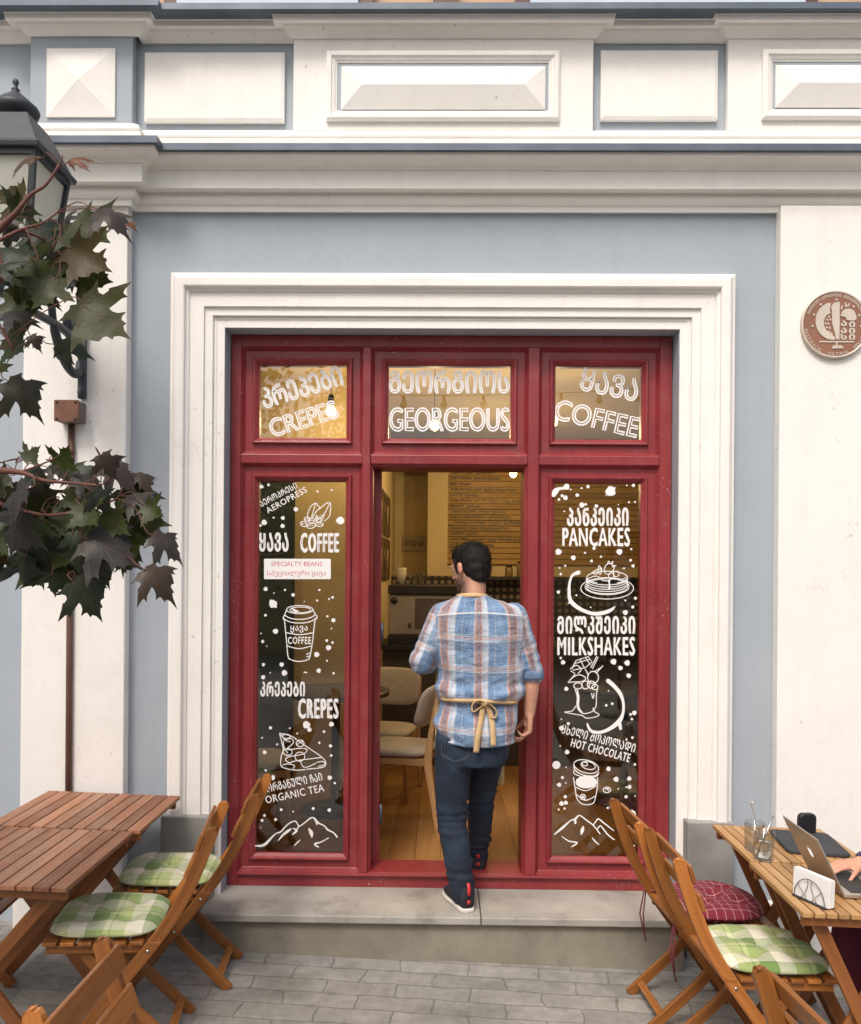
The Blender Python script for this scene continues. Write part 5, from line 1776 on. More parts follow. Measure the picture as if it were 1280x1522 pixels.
def dst2(m):
    LAY[0] += 4
    word(m, 'SPECIALTY BEANS', L7, (500, 727), 372, 32, 0, .0); word(m, 'სპეციალური ყავა', L7, (498, 797), 428, 48, 0, .0)
o = decal('lettering', sw[0], dst2, pbr('red_ink', (.52, .06, .08), .6)); o.parent = stk

def dr(m):
    word(m, mt('პანკეიკი'), R7, (530, 385), 440, 128, 0, .045); word(m, 'PANCAKES', R7, (518, 532), 485, 132, 0, .04)
    word(m, mt('მილკშეიკი'), R7, (518, 1172), 560, 124, 0, .045); word(m, 'MILKSHAKES', R7, (518, 1326), 558, 132, 0, .04)
    word(m, mt('ცხელი შოკოლადი'), R8, (487, 478), 505, 58, -15, .02); word(m, 'HOT CHOCOLATE', R8, (502, 556), 402, 56, -15, .03)
decal('lettering', sw[1], dr)
def dr2(m):
    oval(m, R7, 597, 905, 192, 78); oval(m, R7, 597, 893, 160, 58)
    oval(m, R7, 597, 826, 148, 46, 0, 6, 120, 420)
    for i, y in enumerate((836, 852, 868, 884, 900)): oval(m, R7, 597, y, 148 - i % 2 * 4, 44, 0, 6, 2 + i * 3, 178 - i * 2)
    for x in (449, 745): line(m, R7, [(x, 826), (x - 3, 850), (x + 2, 870), (x, 902)], 6)
    for q in ([(575, 770), (590, 735), (622, 725), (648, 760), (612, 802), (582, 792), (575, 770)], [(598, 732), (608, 705), (618, 728), (640, 708), (632, 735), (662, 742), (635, 748)], [(485, 792), (520, 772), (560, 762), (520, 800), (485, 792)], [(540, 740), (530, 772), (545, 805), (556, 772), (540, 740)], [(455, 835), (520, 815), (560, 845), (600, 850), (640, 835), (700, 840), (735, 825)]): line(m, R7, q, 6)
    oval(m, R7, 662, 800, 21, 20); oval(m, R7, 626, 812, 21, 20)
    vline(m, R7, [(610, 848), (613, 880), (613, 908)], [14, 10, 16])
    vline(m, R7, [(388, 790), (345, 810), (325, 860), (320, 920), (325, 980), (352, 1020), (410, 1060), (490, 1088), (560, 1085), (620, 1065), (652, 1038)], [30, 18, 16, 22, 26, 30, 26, 26, 28, 24, 8])
    vline(m, R7, [(335, 1005), (312, 1014)], [20, 6])
    for q in ([(345, 1482), (370, 1430), (460, 1400), (486, 1440), (440, 1480), (350, 1500), (345, 1482)], [(400, 1420), (432, 1485)], [(440, 1408), (472, 1458)], [(365, 1450), (470, 1420)], [(478, 1480), (520, 1400)], [(490, 1487), (530, 1405)], [(505, 1510), (560, 1475)]): line(m, R7, q, 6, False)
    for q in ([(330, 150), (345, 200), (345, 268), (380, 310), (440, 300), (470, 260), (472, 190), (482, 140)], [(285, 105), (320, 70), (360, 55), (402, 75), (380, 98), (330, 102), (285, 105)], [(440, 178), (450, 212), (457, 178)], [(335, 262), (310, 295), (258, 301), (330, 316), (380, 325), (402, 341), (450, 338), (492, 320), (462, 300), (450, 275)], [(345, 160), (358, 200), (350, 240), (362, 280), (380, 305)], [(305, 30), (330, 50), (310, 75)], [(420, 60), (400, 20)], [(470, 45), (515, -5)], [(300, 15), (340, -8), (372, 20), (350, 45)]): line(m, R8, q, 6)
    vline(m, R8, [(345, 150), (352, 210), (350, 260), (366, 300)], [8, 16, 14, 8])
    for q in ((350, 128, 28, 20), (400, 122, 25, 26), (438, 120, 26, 24), (462, 136, 20, 17), (450, 72, 36, 40)): oval(m, R8, *q)
    vline(m, R8, [(550, 95), (590, 130), (630, 180), (650, 240), (648, 310), (620, 365), (560, 412), (500, 435), (450, 432), (425, 412), (412, 380)], [28, 26, 24, 18, 18, 30, 24, 20, 20, 18, 12])
    vline(m, R8, [(622, 360), (632, 410)], [26, 20])
    oval(m, R8, 405, 662, 84, 42, 14); oval(m, R8, 405, 682, 84, 40, 14, 7, 0, 185); oval(m, R8, 418, 655, 48, 25, 14); oval(m, R8, 395, 645, 18, 12, 14)
    for q in ([(322, 690), (330, 712), (400, 735), (470, 728), (488, 700)], [(320, 735), (332, 810), (342, 870), (370, 905), (410, 915), (450, 905), (465, 870), (478, 800), (480, 735)], [(330, 795), (400, 822), (474, 790)], [(340, 848), (400, 885), (464, 858)]): line(m, R8, q, 6)
    f = to_pane(R8); c = f(405, 765); blob(m, c, 72 * .22335, ry=.58)
    oval(m, R8, 382, 863, 17, 17); dots(m, R8, [(382, 863, 10)]); oval(m, R8, 541, 816, 25, 18); vline(m, R8, [(530, 812), (545, 808), (552, 820)], [6, 10, 6])
    for k in range(4): oval(m, R8, 704, 985, 28 - k * 8, 33, 0, 6)
    vline(m, R8, [(195, 1110), (250, 1065), (300, 1020), (330, 1012), (360, 985), (410, 1020), (450, 1050), (495, 1105)], [8, 16, 8, 14, 9, 9, 8, 8])
    for q, w_ in (([(450, 1050), (468, 1026), (485, 1008), (520, 1035), (585, 1085)], [7, 8, 9, 9, 7]), ([(478, 1078), (500, 1055), (545, 1110), (590, 1146)], [7, 8, 9, 7]), ([(655, 1148), (700, 1180), (725, 1185)], [7, 12, 7]), ([(385, 1060), (378, 1085), (370, 1112)], [10, 24, 6]), ([(245, 1125), (290, 1155), (345, 1165), (310, 1192)], [6, 8, 10, 8]), ([(445, 1135), (465, 1158), (488, 1178)], [6, 9, 6]), ([(325, 1005), (333, 1030), (328, 1040)], [6, 16, 6])): vline(m, R8, q, w_)
decal('drawing', sw[1], dr2)
def dr3(m):
    f = to_pane(R7)
    blob(m, f(620, 200), 36 * .2037, wob=.09); vline(m, R7, [(640, 190), (658, 172)], [16, 4]); vline(m, R7, [(605, 215), (585, 232)], [14, 4])
    vline(m, R7, [(206, 225), (222, 200), (245, 182), (280, 178), (300, 165)], [34, 42, 22, 20, 34])
    dots(m, R7, [(300, 168, 22), (268, 232, 11), (292, 247, 17), (245, 260, 10), (330, 188, 6), (409, 178, 7), (456, 167, 12), (378, 228, 13), (738, 158, 6), (785, 158, 12), (753, 280, 7), (797, 278, 7), (676, 298, 5), (412, 300, 19), (440, 295, 9), (516, 308, 13), (284, 346, 6), (242, 640, 22), (350, 683, 17), (434, 648, 8), (500, 614, 12), (684, 640, 21), (770, 620, 8), (551, 675, 8), (481, 706, 10), (765, 701, 10), (783, 742, 12), (716, 760, 7), (291, 741, 8), (250, 757, 6), (258, 802, 9), (241, 932, 12), (372, 955, 7), (475, 1043, 6), (800, 977, 11), (727, 992, 7), (780, 1040, 11), (727, 1080, 18), (258, 1410, 9), (275, 1442, 16), (641, 1437, 21), (740, 1446, 20), (690, 1482, 15)])
    dots(m, R8, [(631, 10, 14), (685, 60, 15), (272, 147, 14), (536, 256, 9), (576, 245, 9), (551, 160, 5), (722, 306, 15), (697, 316, 9), (706, 347, 9), (285, 377, 11), (239, 348, 5), (240, 407, 16), (709, 470, 9), (670, 482, 7), (277, 565, 15), (232, 524, 5), (270, 665, 5), (551, 676, 15), (725, 647, 9), (601, 745, 17), (688, 740, 14), (246, 733, 10), (224, 781, 14), (268, 769, 5), (690, 795, 13), (669, 797, 6), (616, 808, 5), (667, 860, 11), (726, 855, 5), (265, 860, 11), (240, 905, 15), (269, 900, 14), (260, 938, 8), (221, 945, 7), (573, 886, 16), (594, 893, 8), (573, 924, 17), (546, 934, 8)])
    blob(m, to_pane(R8)(206, 650), 27 * .22335)
decal('white_specks', sw[1], dr3)

# ---------------------------------------------------------------- heritage plaque on the right pilaster
pc0 = P(1242, 482, YP - .02)
pq = thing('plaque', 'round brown heritage plaque with cream emblem on the right pilaster', 'plaque', (pc0.x, YP - .001, pc0.z))
kx = 4.165 / 1280
rr_ = 50.2 * kx
M['plaq'] = pbr('brown_enamel', (.25, .115, .07), .45, .12)
M['plaqlight'] = pbr('cast_cream_metal', (.60, .53, .44), .45, .1, metal=.25)
m = MB(); m.loft([[(r * math.cos(t), -d, r * math.sin(t)) for t in [2 * math.pi * k / 64 for k in range(64)]] for r, d in ((rr_ * .97, 0), (rr_, .004), (rr_, .018), (rr_ * .985, .0215), (rr_ * .95, .0215), (rr_ * .935, .018))], cap=False); m.build('rim', M['plaqlight'], pq)
m = MB(); m.add([(rr_ * .94 * math.cos(t), -.018, rr_ * .94 * math.sin(t)) for t in [2 * math.pi * k / 64 for k in range(64)]], [list(range(64))]); m.build('field', M['plaq'], pq)
ez = lambda u, v, d: ((u - 875) * .09375 * kx, -.018 - d, (770 - v) * .09375 * kx)
def relief(m, pts, d):
    n = len(pts)
    m.add([ez(u, v, d) for u, v in pts] + [ez(u, v, 0) for u, v in pts], [list(range(n))] + [[i, (i + 1) % n, n + (i + 1) % n, n + i] for i in range(n)])
m = MB(); sl_ = lambda p: [tuple(q) for q in smooth_line(p + [p[0]], 3)[:-1]]
relief(m, sl_([(800, 440), (740, 440), (650, 500), (580, 600), (560, 720), (580, 830), (640, 930), (740, 1000), (855, 1015), (850, 960), (760, 900), (695, 800), (695, 700), (740, 622), (785, 600), (780, 530)]), .004)
relief(m, [(812, 560), (800, 500), (850, 430), (935, 415), (935, 1010), (880, 1010), (865, 920), (820, 760)], .0042)
relief(m, sl_([(950, 640), (985, 560), (1060, 522), (1150, 550), (1195, 640), (1190, 700), (1120, 712), (1045, 700), (1030, 662)]), .004)
relief(m, [(625, 1035), (1165, 1035), (1165, 1056), (625, 1056)], .003); relief(m, [(885, 1056), (907, 1056), (907, 1104), (885, 1104)], .0032); relief(m, [(840, 1104), (970, 1104), (1005, 1150), (820, 1155)], .0034)
for a, b in ((740, 700), (765, 650), (715, 760), (760, 760), (735, 820), (780, 830), (770, 890), (810, 920), (790, 700)): relief(m, sl_([(a - 16, b), (a, b - 22), (a + 16, b), (a, b + 22)]), .0035)
for a, b in ((885, 382), (637, 460), (535, 622), (512, 800), (1155, 490), (1242, 628), (1272, 800)): relief(m, [(a + (24 if q % 2 else 14) * math.cos(math.pi * q / 5), b + (24 if q % 2 else 14) * math.sin(math.pi * q / 5)) for q in range(10)], .0035)
for q in ([(960, 480), (985, 470), (975, 530), (955, 545)], [(1010, 425), (1035, 440), (1050, 500), (1025, 500)], [(1050, 480), (1095, 430), (1100, 450), (1065, 500)]): relief(m, q, .0035)
m.build('emblem', M['plaqlight'], pq)
def flat_text(m, s, cu, cv, wd, ht, rot=0, bold=0.0, d=.0035):
    vs, fs = norm_text(s, bold, 1); ca, sa = math.cos(rot), math.sin(rot)
    m.add([ez(cu + (u - .5) * wd * ca + (v - .5) * ht * sa, cv + (u - .5) * wd * sa - (v - .5) * ht * ca, d) for u, v in vs], fs)
m = MB()
for s_, u, v in (('ა', 1003, 758), ('ა', 1003, 868), ('ს', 1003, 968), ('ი', 1132, 768), ('ი', 1132, 870), ('ი', 1132, 968)): flat_text(m, s_, u, v, 100, 92, 0, .05)
def ring_text(m, s, rad, a0, a1, ht, wd, inward):
    for i, c in enumerate(s):
        if c == ' ': continue
        a = R(a0 + (a1 - a0) * i / (len(s) - 1))
        flat_text(m, c, 875 + rad * math.cos(a), 770 - rad * math.sin(a), wd * (.35 if c in 'I-' else 1), ht * (.2 if c == '-' else 1), (math.pi / 2 - a) if not inward else (-math.pi / 2 - a), .02, .0022)
ring_text(m, 'HISTORICAL  CULTURAL  HERITAGE', 470, 192, 348, 50, 34, True)
ring_text(m, 'ისტორიულ-კულტურული მემკვიდრეობა', 462, 158, 22, 48, 32, False)
m.build('lettering', M['plaqlight'], pq, recalc=False)
# ---------------------------------------------------------------- lantern on its bracket, box, conduit
M['iron'] = pbr('dark_painted_iron', (.030, .037, .046), .5, .25, 12, .25, 60)
LX, LY = -1.762, 3.50
lt = thing('wall_lantern', 'black iron street lantern on a scrolled bracket above the left tables', 'lantern', (LX, YP, 2.55))
LO = V((LX, YP, 2.55))
def sq(hw, z, c=(LX, LY)): return [(c[0] - hw, c[1] - hw, z), (c[0] + hw, c[1] - hw, z), (c[0] + hw, c[1] + hw, z), (c[0] - hw, c[1] + hw, z)]
zE = fz(207, LY - .18, 62)                               # eaves
zT = fz(163, LY - .11, 30)
zB = zE - .44
he, ht_, hp, hb = .176, .096, .148, .102
m = MB(); m.loft([sq(he, zE - .02), sq(he + .004, zE), sq(he - .01, zE + .012), sq(ht_, zT), sq(ht_ - .01, zT + .004)], smooth=False)
local(m, LO).build('roof', M['iron'], lt, .003)
m = MB(); m.lathe([(.066, zT), (.060, zT + 0.018), (.066, zT + 0.026), (.086, zT + 0.036), (.094, zT + 0.055), (.088, zT + 0.068), (.05, zT + 0.101), (.020, zT + 0.125), (.013, zT + 0.135), (.017, zT + 0.140), (.008, zT + 0.148), (.008, zT + 0.159), (.013, zT + 0.169), (.009, zT + 0.182), (.0, zT + 0.187)], (LX, LY, 0), cap=False)
local(m, LO).build('finial', M['iron'], lt)
zp = zE - .02
for sx, sy in ((-1, -1), (1, -1), (1, 1), (-1, 1)):
    m = MB(); m.bar((LX + sx * hp, LY + sy * hp, zp), (LX + sx * hb, LY + sy * hb, zB), .022, .022, (1, 0, 0)); local(m, LO).build('corner_bar', M['iron'], lt)
m = MB()
for h, z in ((hp, zp - .01), (hb, zB)):
    for a, b in ((0, 1), (1, 2), (2, 3), (3, 0)):
        q = sq(h, z); m.bar(q[a], q[b], .024, .022, (0, 0, 1))
m.loft([sq(hb, zB - .012), sq(hb * .5, zB - .04), sq(.04, zB - .06)], smooth=False)
local(m, LO).build('base_ring', M['iron'], lt)
k = NT('milky_lantern_glass'); k.b.inputs['Base Color'].default_value = (.74, .74, .66, 1); k.b.inputs['Roughness'].default_value = .25
tl_ = k.n('BsdfTranslucent'); tl_.inputs[0].default_value = (.85, .85, .78, 1); mx_ = k.n('MixShader'); mx_.inputs[0].default_value = .5
k.l(k.b.outputs[0], mx_.inputs[1]); k.l(tl_.outputs[0], mx_.inputs[2]); k.l(mx_.outputs[0], k.out.inputs['Surface'])
gm = k.m
for a, b in ((0, 1), (1, 2), (2, 3), (3, 0)):
    q, r = sq(hp - .006, zp - .02), sq(hb - .006, zB + .01)
    m = MB(); m.add([q[a], q[b], r[b], r[a]], [[0, 1, 2, 3]]); local(m, LO).build('pane', gm, lt)
# bracket: wall bar, arm and scrolls in the plane across the wall
yw = YP - .02
m = MB(); m.bar((LX, yw, fz(594, YP, 108)), (LX, yw, fz(400, YP, 108)), .036, .03, (1, 0, 0)); m.ell((LX, yw - .012, fz(585, YP, 108)), (.018, .014, .03))
local(m, LO).build('wall_bar', M['iron'], lt, .004)
za = zB - .13
m = MB(); m.tube(smooth_line([(LX, yw, za - .05), (LX, yw - .2, za + .01), (LX, LY + .1, za + .0), (LX, LY, za)], 6), .019, 10); m.ell((LX, LY, za), (.035, .035, .04)); m.tube([(LX, LY, za), (LX, LY, zB - .03)], .022, 10); m.ell((LX, LY, za - .06), (.014, .014, .022))
local(m, LO).build('arm', M['iron'], lt)
def scroll(cy, cz, r0, r1, a0, a1, rad, n=40):
    return [(LX, cy + (r0 + (r1 - r0) * i / n) * math.cos(R(a0 + (a1 - a0) * i / n)), cz + (r0 + (r1 - r0) * i / n) * math.sin(R(a0 + (a1 - a0) * i / n))) for i in range(n + 1)]
zs = fz(560, YP, 108)
m = MB()
m.tube(smooth_line([(LX, yw - .018, zs + .06), (LX, yw - .05, zs + .0), (LX, yw - .13, zs - .005), (LX, yw - .23, zs + .05), (LX, yw - .31, zs + .16), (LX, yw - .35, zs + .29), (LX, yw - .43, zs + .38), (LX, yw - .52, zs + .40)], 5), [.021] * 20 + [.017] * 16, 10)
m.ell((LX, yw - .225, zs + .045), (.028, .028, .028))
local(m, LO).build('scroll', M['iron'], lt)
m = MB(); m.tube(scroll(yw - .14, zs + .19, .105, .025, -95, 330, .012), [.015 - .005 * i / 40 for i in range(41)], 8); m.ell((LX, yw - .14, zs + .19), (.02, .035, .05)); local(m, LO).build('scroll', M['iron'], lt)
m = MB(); m.tube(scroll(yw - .52, zs + .40, .06, .018, 90, 420, .012), .010, 8); local(m, LO).build('scroll', M['iron'], lt)

bx = thing('junction_box', 'small rusty brown junction box under the lantern bracket', 'electrical box')
c = P(103, 612, YP - .06); bx.location = (c.x, YP, c.z)
M['rust'] = pbr('rusty_brown_metal', (.17, .075, .045), .7, .3, 14, .3, 60, dirt=(.25, .11, .06), dirt_amt=.5)
m = MB(); m.box(-.058, .058, -.085, 0, -.05, .05); m.build('box', pbr('box_side', (.15, .12, .10), .7, .25, 14), bx, .005)
m = MB(); m.box(-.060, .060, -.093, -.0865, -.052, .052); cv = m.build('cover', M['rust'], bx, .003)
for sx in (-1, 1):
    for sz in (-1, 1):
        m = MB(); m.tube([(sx * .045, -.0932, sz * .04), (sx * .045, -.096, sz * .04)], .006, 8); m.build('screw', M['dark'], cv)
cp = MB(); cp.tube([(0, 0, c.z - .05), (0, 0, .3)], .0155, 12)
cp.lathe([(.0185, c.z - .20), (.0185, c.z - .16)], n=12)
o = cp.build('conduit', pbr('brown_conduit', (.12, .062, .042), .5, .3, 4)); o.location = (fx(105, 800, YP - .012), YP - .014, 0)
tag(o, 'thin brown conduit pipe running down the left pilaster', 'pipe')

# ---------------------------------------------------------------- maple with dark summer leaves
TX, TY = -2.05, .95
tree = thing('maple_tree', 'maple with dark purple green leaves reaching into the picture from the left', 'tree', (TX, TY, gz(TX)))
TO = V((TX, TY, gz(TX)))
M['bark'] = pbr('maple_bark', (.10, .075, .055), .9, .3, 9, .8, 30, .01)
M['twig'] = pbr('reddish_twig', (.13, .050, .035), .7, .25, 20)
m = MB()
tp = smooth_line([(TX, TY, -.05), (TX + .03, TY, .7), (TX - .02, TY + .03, 1.5), (TX + .02, TY, 2.3), (TX - .05, TY, 3.2), (TX, TY, 4.2), (TX + .05, TY, 5.2)], 4)
m.tube(tp, [.13 - .11 * i / (len(tp) - 1) for i in range(len(tp))], 14)
local(m, TO).build('trunk', M['bark'], tree)


def leaf_mats():
    k = NT('maple_leaf'); c = k.coord()
    at = k.n('Attribute', attribute_name='hue'); sp = k.n('SeparateColor'); k.l(at.outputs['Color'], sp.inputs[0])
    n1 = k.noise(c, 30, 5, .6)
    top = k.mix(sp.outputs[0], (.014, .030, .015, 1), (.044, .037, .040, 1))
    und = k.mix(sp.outputs[0], (.028, .050, .008, 1), (.046, .042, .012, 1))
    ge = k.n('NewGeometry')
    cc = k.mix(ge.outputs['Backfacing'], top, und)
    cc = k.mix(sp.outputs[1], cc, (.17, .066, .032, 1))
    cc = k.mix(k.ramp(n1, [(.45, g3(0)), (.8, g3(.5))]), cc, (.055, .045, .03, 1))
    k.l(cc, k.b.inputs['Base Color'])
    k.b.inputs['Roughness'].default_value = .46
    k.b.inputs['Specular IOR Level'].default_value = .32
    tl = k.n('BsdfTranslucent'); k.l(k.mix(.5, cc, (.10, .10, .02, 1)), tl.inputs[0])
    mx = k.n('MixShader'); mx.inputs[0].default_value = .28
    k.l(k.b.outputs[0], mx.inputs[1]); k.l(tl.outputs[0], mx.inputs[2]); k.l(mx.outputs[0], k.out.inputs['Surface'])
    k.bump(k.noise(c, 120, 4), .4, .002)
    return k.m


half = [(.0, .0), (.08, -.03), (.18, -.09), (.24, -.05), (.38, -.03), (.58, -.04), (.48, .04), (.43, .06), (.38, .13), (.26, .19), (.40, .24), (.52, .27), (.56, .25), (.66, .34), (.92, .54), (.70, .53), (.64, .55), (.64, .66), (.54, .58), (.40, .54), (.25, .50), (.24, .58), (.28, .68), (.40, .80), (.28, .79), (.22, .83), (.21, .97), (.14, .95), (.07, 1.04), (.0, 1.28)]
outl = [V(p) for p in half] + [V((-x, y)) for x, y in half[-2:0:-1]]
def leaf_template():
    bm = bmesh.new(); vs = [bm.verts.new((p.x, p.y, 0)) for p in outl]
    f = bm.faces.new(vs)
    bmesh.ops.triangulate(bm, faces=[f])
    bmesh.ops.subdivide_edges(bm, edges=[e for e in bm.edges if e.calc_length() > .18], cuts=2, use_grid_fill=True)
    bmesh.ops.triangulate(bm, faces=bm.faces)
    bmesh.ops.dissolve_degenerate(bm, edges=bm.edges, dist=1e-4)
    for q in bm.faces:
        q.normal_update()
        if q.normal.z < 0: q.normal_flip()
    bm.verts.ensure_lookup_table(); bm.verts.index_update()
    v = [V((q.co.x, q.co.y)) for q in bm.verts]; fc = [[q.index for q in f.verts] for f in bm.faces]
    bm.free(); return v, fc
LV, LF = leaf_template()
VEINS = [[(0, 0), (0, .35), (0, .75), (0, 1.12)], [(0, 0), (.22, .16), (.5, .35), (.76, .49)], [(0, 0), (-.22, .16), (-.5, .35), (-.76, .49)], [(0, 0), (.25, .01), (.49, .015)], [(0, 0), (-.25, .01), (-.49, .015)], [(0, .4), (.13, .58), (.2, .72)], [(0, .4), (-.13, .58), (-.2, .72)], [(.3, .21), (.48, .26)], [(-.3, .21), (-.48, .26)]]


class Crown:
    def __init__(s): s.m = MB(); s.h = []; s.vn = MB(); s.st = MB()

    def leaf(s, base, tip, nrm, size, hue, rust, curl, fold, seed):
        """leaf blade from base towards tip; nrm = side its upper face looks to"""
        d = V(tip).normalized(); n = V(nrm); n = (n - d * n.dot(d)).normalized(); x = d.cross(n)
        rd = random.Random(seed); tw = rd.uniform(-.5, .5)
        def pt(u, v, e=0):
            r2 = u * u + (v - .3) ** 2
            z = -curl * (v - .1) ** 2 * .55 - fold * abs(u) * .55 + .07 * noise.noise(V((u * 2.2, v * 2.2, seed))) + tw * u * (v - .3) * .35 - curl * .25 * r2
            return base + (x * u + d * v + n * (z + e)) * size
        b = len(s.m.v)
        s.m.add([pt(p.x, p.y) for p in LV], LF, None, True)
        s.h += [(hue, rust)] * len(LV)
        for q in VEINS:
            for sg in (1, -1):
                for a, c in zip(q, q[1:]):
                    wa = .011; dx, dy = c[0] - a[0], c[1] - a[1]; L = math.hypot(dx, dy); nx, ny = -dy / L * wa / 2, dx / L * wa / 2
                    s.vn.add([pt(a[0] + nx, a[1] + ny, .006 * sg), pt(c[0] + nx * .6, c[1] + ny * .6, .006 * sg), pt(c[0] - nx * .6, c[1] - ny * .6, .006 * sg), pt(a[0] - nx, a[1] - ny, .006 * sg)], [[0, 1, 2, 3]])
        return base


cr = Crown()
vis = [  # px, py of the blade centre, size px, tip direction (deg, 0 = right, 90 = up), face (1 upper side seen, 0 underside), purple, rust, curl
 (112, 232, 46, 40, 1, .6, 1, 2.2), (36, 233, 60, 172, 1, .5, .5, 1.6), (22, 300, 62, 150, 0, .2, .2, .6), (10, 342, 56, -100, 1, .8, 0, .9), (160, 316, 74, -25, 1, 1, .05, 1.5), (186, 328, 40, -12, 1, .7, .85, 1.3),
 (132, 345, 104, -38, 0, .3, .0, .5), (24, 372, 66, 160, 1, .2, 0, .7), (48, 392, 76, -40, 0, .2, 0, .6), (128, 384, 86, -32, 0, .8, .2, 1.0), (136, 414, 82, -20, 0, .3, 0, .5), (72, 434, 78, -110, 0, .25, 0, .6), (148, 472, 112, -38, 0, .55, .05, .5),
 (22, 466, 66, 0, 1, .8, 0, 1.2), (24, 512, 72, -35, 0, .1, 0, .8), (32, 582, 82, -40, 1, .7, .05, 1.4), (50, 506, 30, -55, 1, .9, .1, 1.6), (2, 420, 50, 200, 1, .3, 0, .6), (-18, 560, 70, -60, 0, .3, 0, .8), (100, 320, 40, 70, 1, .9, 0, 1.1), (88, 402, 60, -70, 0, .6, 0, .8), (5, 395, 60, 30, 1, .1, 0, .7),
 (46, 676, 38, 35, 0, .2, 0, .8), (94, 682, 52, 50, 0, .2, 0, .7), (40, 706, 60, 190, 1, .3, 0, 1.0), (84, 698, 46, -15, 1, .4, 0, 1.2), (174, 699, 70, -20, 1, 1, .12, 1.5), (158, 690, 50, -60, 1, 1, .1, 1.3), (208, 708, 50, -25, 1, .6, .2, 1.8), (128, 713, 62, -10, 1, .8, 0, 1.1), (22, 734, 74, 200, 1, 1, 0, .7), (62, 752, 76, -95, 1, 1, 0, .7), (116, 738, 56, -60, 0, .2, 0, .6), (204, 738, 64, -5, 1, 1, 0, 1.3),
 (204, 770, 104, -15, 0, .25, 0, .5), (228, 758, 50, -30, 0, .2, 0, .9), (22, 786, 94, -120, 1, .8, 0, .6), (66, 824, 104, -85, 1, .2, 0, .6), (158, 812, 108, -22, 1, 1, 0, .7), (248, 806, 70, -30, 1, 1, .05, 1.2), (232, 858, 74, -32, 1, .7, .2, 1.8), (132, 792, 62, -80, 0, .1, 0, .8), (118, 830, 60, -100, 1, .1, 0, .8), (148, 850, 64, -65, 1, .15, 0, 1.1), (98, 846, 66, -110, 0, .1, 0, .7), (128, 884, 84, -50, 1, .25, .0, 1.0), (34, 842, 58, -110, 1, .1, 0, .9), (2, 836, 40, -100, 0, .6, .4, .8), (78, 866, 46, -95, 1, .1, 0, .8), (132, 764, 64, -45, 0, .2, 0, .8), (168, 776, 66, -35, 0, .35, 0, .9), (94, 772, 58, -90, 0, .15, 0, .7), (110, 806, 50, -80, 1, .1, 0, .9), (14, 762, 60, -100, 0, .3, 0, .7), (146, 742, 50, -50, 1, .5, 0, .9), (60, 790, 50, -100, 0, .2, 0, .8), (-6, 712, 60, 200, 0, .3, 0, .8), (-10, 806, 70, -120, 0, .3, 0, .8), (190, 830, 44, -40, 0, .3, 0, 1.0)]
twigs = []
rd = random.Random(5)
for i, (px, py, sz, an, face, hue, rust, curl) in enumerate(vis):
    Y = 1.66 + .20 * rd.random() + (.05 if face == 0 else 0)
    c = P(px, py, Y); s_ = sz / F * Y * .68
    a = R(an); tip = V((math.cos(a), rd.uniform(-.55, .25) if curl > 1 else rd.uniform(-.3, .3), math.sin(a)))
    nrm = V((rd.uniform(-.3, .3), -1 if face else 1, .75 if face else -.15)) if curl < 1.05 else V((rd.uniform(-.4, .4), -.75 if face else .8, .9))
    base = c - tip.normalized() * s_ * .45
    cr.leaf(base, tip, nrm, s_, hue * .9, rust, curl * .55, rd.uniform(.05, .45), i * 3.7)
    twigs.append((base, tip))
for i in range(70):                                     # smaller leaves deeper in the two sprays
    if i < 52: px, py = rd.gauss(95, 62), rd.gauss(785, 40)
    else: px, py = rd.gauss(55, 45), rd.gauss(410, 60)
    if px > 225 or (i >= 52 and px > 125) or py < 668 + .0 and i < 52 or py > 880: continue
    Y = 1.82 + .14 * rd.random(); sz = rd.uniform(34, 62); s_ = sz / F * Y * .9
    a = R(rd.gauss(-60, 45)); tip = V((math.cos(a), rd.uniform(-.6, .5), math.sin(a)))
    base = P(px, py, Y)
    cr.leaf(base, tip, V((rd.uniform(-.6, .6), rd.choice((-1, 1, 1)), .6)), s_, rd.random() * .6, .15 if rd.random() < .1 else 0, rd.uniform(.2, .8), rd.uniform(.1, .4), 300 + i)
    twigs.append((base, tip))
nv = len(vis)
# branches that carry what the picture shows
BR = []
def branch(pts, r0, r1, mb):
    q = smooth_line(pts, 5); mb.tube(q, [r1 + (r0 - r1) * (1 - i / (len(q) - 1)) ** 2.6 for i in range(len(q))], 8); BR.extend(q)
bmu, bml = MB(), MB()
y1, y2 = 1.74, 1.74
branch([tp[17], V((-1.6, 1.2, 2.45)), P(-60, 420, 1.7), P(-10, 350, y1), P(22, 318, y1), P(45, 290, y1), P(68, 275, y1), P(88, 245, y1)], .03, .0026, bmu)
branch([P(-30, 372, y1), P(30, 342, y1), P(62, 332, y1), P(84, 317, y1)], .006, .002, bmu)
branch([P(-60, 420, 1.7), P(-10, 470, 1.72), P(20, 520, 1.74)], .008, .003, bmu)
branch([P(30, 342, y1), P(70, 360, y1 + .05), P(110, 405, y1 + .1)], .004, .002, bmu)
branch([tp[12], V((-1.65, 1.25, 1.95)), P(-80, 690, 1.72), P(-20, 698, y2), P(30, 702, y2), P(65, 714, y2), P(110, 718, y2), P(150, 722, y2)], .028, .003, bml)
branch([P(-40, 735, y2 + .03), P(60, 765, y2 + .05), P(125, 757, y2), P(168, 744, y2), P(176, 738, y2)], .006, .002, bml)
branch([P(30, 702, y2), P(62, 690, y2), P(80, 682, y2)], .003, .0015, bml); branch([P(125, 757, y2), P(150, 790, y2 + .04), P(165, 835, y2 + .05)], .003, .0015, bml); branch([P(60, 765, y2 + .05), P(80, 815, y2 + .08), P(110, 860, y2 + .06)], .004, .0018, bml)
nvis = len(BR)
